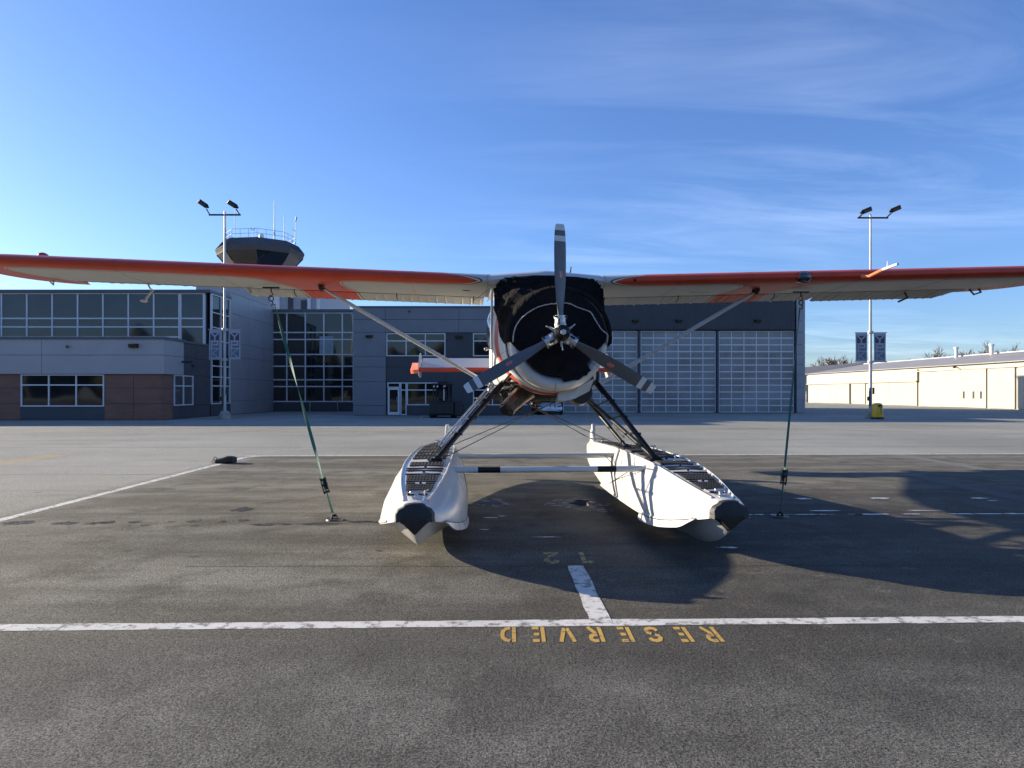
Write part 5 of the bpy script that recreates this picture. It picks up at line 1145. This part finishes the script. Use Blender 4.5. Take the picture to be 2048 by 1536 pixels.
# white car (facing the camera)
Yc = 49.6; xc = px2x(1100, Yc)+.0
CR = thing('parked_car', 'white saloon car parked nose-on before the hangar, seen under the nose of the plane', 'car', (xc, Yc, 0))
prof = [(0, .32, .48, .74), (.06, .24, .62, .86), (.45, .20, .74, .92), (1.25, .2, .88, .93), (1.9, .2, .95, .93), (4.0, .2, 1.0, .93), (4.5, .25, .95, .88), (4.66, .4, .8, .78)]
mb = MB(); rings = []
for y_, z0, z1, w_ in prof:
    rings.append([(xc+math.copysign(abs(math.cos(a))**.5, math.cos(a))*w_, Yc+y_, (z0+z1)/2+math.copysign(abs(math.sin(a))**.6, math.sin(a))*(z1-z0)/2) for a in [2*math.pi*(k+.5)/20 for k in range(20)]])
mb.loft(rings); mb.build('body', M['carwhite'], CR, smooth=True)
mb = MB(); mb.loft([[(xc+s_*w_, Yc+y_, z_) for s_ in (-1, -.5, 0, .5, 1)]+[(xc+s_*w_*.98, Yc+y_, z_-.3) for s_ in (1, -1)] for y_, z_, w_ in ((1.2, .88, .8), (2.05, 1.36, .62), (3.0, 1.42, .60), (4.2, .98, .72))]); mb.build('greenhouse', M['glass'], CR, smooth=True)
mb = MB(); mb.loft([[(xc+s_*.60, Yc+y_, z_) for s_ in (-1, 0, 1)] for y_, z_ in ((2.1, 1.385), (2.5, 1.45), (3.1, 1.44))], closed=False); mb.build('roof_panel', M['carwhite'], CR, smooth=True)
for s_ in (-1, 1):
    mb = MB(); mb.prism([(.50, .60), (.84, .72), (.86, .63), (.66, .555), (.50, .56)], lambda u, v, d: (xc+s_*u, Yc+.02+.18*(u-.5)+(v-.5)*.35-d, v), -.06, .035); mb.build('headlight', M['light_lens'], CR, smooth=True)
    mb = MB(); mb.prism([(.55, .36), (.80, .37), (.80, .33), (.60, .325)], lambda u, v, d: (xc+s_*u, Yc+.03-d, v), -.1, .06); mb.build('vent', M['slit'], CR)
    mb = MB(); mb.ball((xc+s_*1.02, Yc+1.75, .98), .10, .06, .07); mb.build('mirror', M['carwhite'], CR, smooth=True)
    for yy in (.85, 3.75):
        mb = MB(); mb.tube((xc+s_*.70, Yc+yy, .33), (xc+s_*.92, Yc+yy, .33), .33, n=20); mb.build('wheel', M['tyre'], CR, smooth=True)
mb = MB(); mb.prism([(-.42, .285), (.42, .285), (.46, .235), (-.46, .235)], lambda u, v, d: (xc+u, Yc+.04-d, v), -.1, .07); mb.build('grille', M['slit'], CR)
mb = MB(); mb.box(xc-.16, xc+.16, Yc-.035, Yc-.02, .40, .48); mb.build('number_plate', M['plate'], CR)

# black forklift
Yk = 43.6; xk = px2x(888, Yk)
FK = thing('forklift', 'black forklift with a glazed cab, parked in the shade before the office block', 'forklift', (xk, Yk, 0))
def bx_(x0, x1, y0, y1, z0, z1): return (xk+x0, xk+x1, Yk+y0, Yk+y1, z0, z1)
mb = MB(); mb.box(*bx_(-.93, .62, 0, 2.4, .16, 1.02)); mb.build('body', M['machine'], FK, bevel=.06)
mb = MB(); mb.box(*bx_(.64, 1.12, -.05, 1.6, .12, 1.05)); mb.build('side_tank', M['machine'], FK, bevel=.08)
mb = MB(); mb.box(*bx_(-.9, .6, -.12, -.005, .25, .92)); mb.build('counterweight', M['machine'], FK, bevel=.05)
for x_, y_ in ((-.72, .1), (.25, .1), (-.72, 1.8), (.25, 1.8)):
    mb = MB(); mb.box(*bx_(x_, x_+.09, y_, y_+.09, 1.0, 2.08)); mb.build('cab_post', M['machine'], FK)
mb = MB(); mb.box(*bx_(-.80, .42, -.02, 2.0, 2.08, 2.18)); mb.box(*bx_(-.45, .15, .3, 1.6, 2.18, 2.30)); mb.build('cab_roof', M['machine'], FK, bevel=.03)
mb = MB(); mb.box(*bx_(-.05, .02, .08, .14, 1.1, 1.82)); mb.build('exhaust_stack', M['alu'], FK)
mb = MB(); mb.box(*bx_(-.45, .1, .9, 1.4, 1.0, 1.2)); mb.box(*bx_(-.45, .1, .8, .92, 1.15, 1.75)); mb.build('seat', M['rubber'], FK, bevel=.04)
mb = MB(); mb.box(*bx_(-.66, .26, 1.83, 1.86, 1.1, 2.05)); mb.build('windscreen', M['glass'], FK)
for x_ in (-.62, .0, .05, -.4):
    mb = MB(); mb.tube((xk+x_, Yk+.02, 1.98), (xk+x_, Yk-.06, 1.98), .055, n=10); mb.build('work_lamp', M['frame'], FK)
for s_, yy in ((-.8, .5), (.5, .5), (-.8, 1.9), (.5, 1.9)):
    mb = MB(); mb.tube((xk+s_-.12, Yk+yy, .32), (xk+s_+.14, Yk+yy, .32), .32, n=18); mb.build('wheel', M['tyre'], FK, smooth=True)
for x_ in (-.55, .15): mb = MB(); mb.box(*bx_(x_, x_+.13, 2.5, 3.6, .08, .13)); mb.box(*bx_(x_, x_+.1, 2.42, 2.5, .08, 2.0)); mb.build('fork', M['machine'], FK)

# wheel stops and bay lines near the office block
for i, (px, py, q, w_) in enumerate(((852, 828, 840, 836), (1064, 823, 1052, 836))):
    strip('parking_bay_line', G(px, py), G(px-12 if i == 0 else px+8, py+9), .08, M['line'])
strip('parking_bay_line', G(586, 829), G(560, 832), .10, M['line']); strip('parking_bay_line', G(662, 827), G(625, 832), .10, M['line'])

# bare trees
def tree(x, y, h, seed, label):
    rnd = random.Random(seed); T_ = thing('bare_tree', label, 'tree', (x, y, 0), group='leafless trees beyond the hangars')
    tr = MB(); br = MB()
    def grow(p, d, L, r, lv):
        q = p+d*L; (tr if lv == 0 else br).tube(p, q, r, r*.62, n=3 if lv > 1 else 5)
        if lv >= 5: return
        for k in range(4 if lv < 2 else 3):
            a = rnd.uniform(0, 6.283); s_ = rnd.uniform(.28, .75); nd = (d+Vector((math.cos(a)*s_, math.sin(a)*s_, rnd.uniform(-.05, .25)))).normalized()
            grow(p.lerp(q, rnd.uniform(.5, 1)), nd, L*rnd.uniform(.58, .82), max(r*.55, .05), lv+1)
    grow(Vector((x, y, 0)), Vector((rnd.uniform(-.05, .05), 0, 1)), h*.385, h*.020, 0)
    tr.build('trunk', M['bark'], T_); br.build('crown', M['bark'], T_)
tl = [(1648, 716, 'first small bare tree right of the hangar corner'), (1660, 713, 'low spreading bare tree beside a thin pole, near the hangar corner'), (1682, 709, 'upright bare tree left of the right light pole'), (1699, 713, 'thin bare tree just left of the banners'),
      (1836, 712, 'small bare tree at the left end of the row over the cream hangar'), (1862, 706, 'second bare tree over the cream hangar roof'), (1880, 702, 'broad bare tree left of the first roof vent'), (1898, 703, 'bare tree close behind the first roof vent'),
      (1924, 700, 'bare tree just right of the first roof vent'), (1945, 696, 'rounded bare tree midway between the two roof vents'), (1967, 694, 'tallest bare tree between the two roof vents'), (2000, 700, 'small bare tree right of the second roof vent'), (2020, 693, 'dense tall bare tree near the right edge'), (2040, 698, 'bare tree at the right edge of the picture')]
for i, (px, top, l) in enumerate(tl):
    Y_ = 185+12*math.sin(i*2.1); tree(px2x(px, Y_), Y_, py2z(top, Y_)*1.0, 100+i, l)
# dark hedge strip of far ground behind the hangars
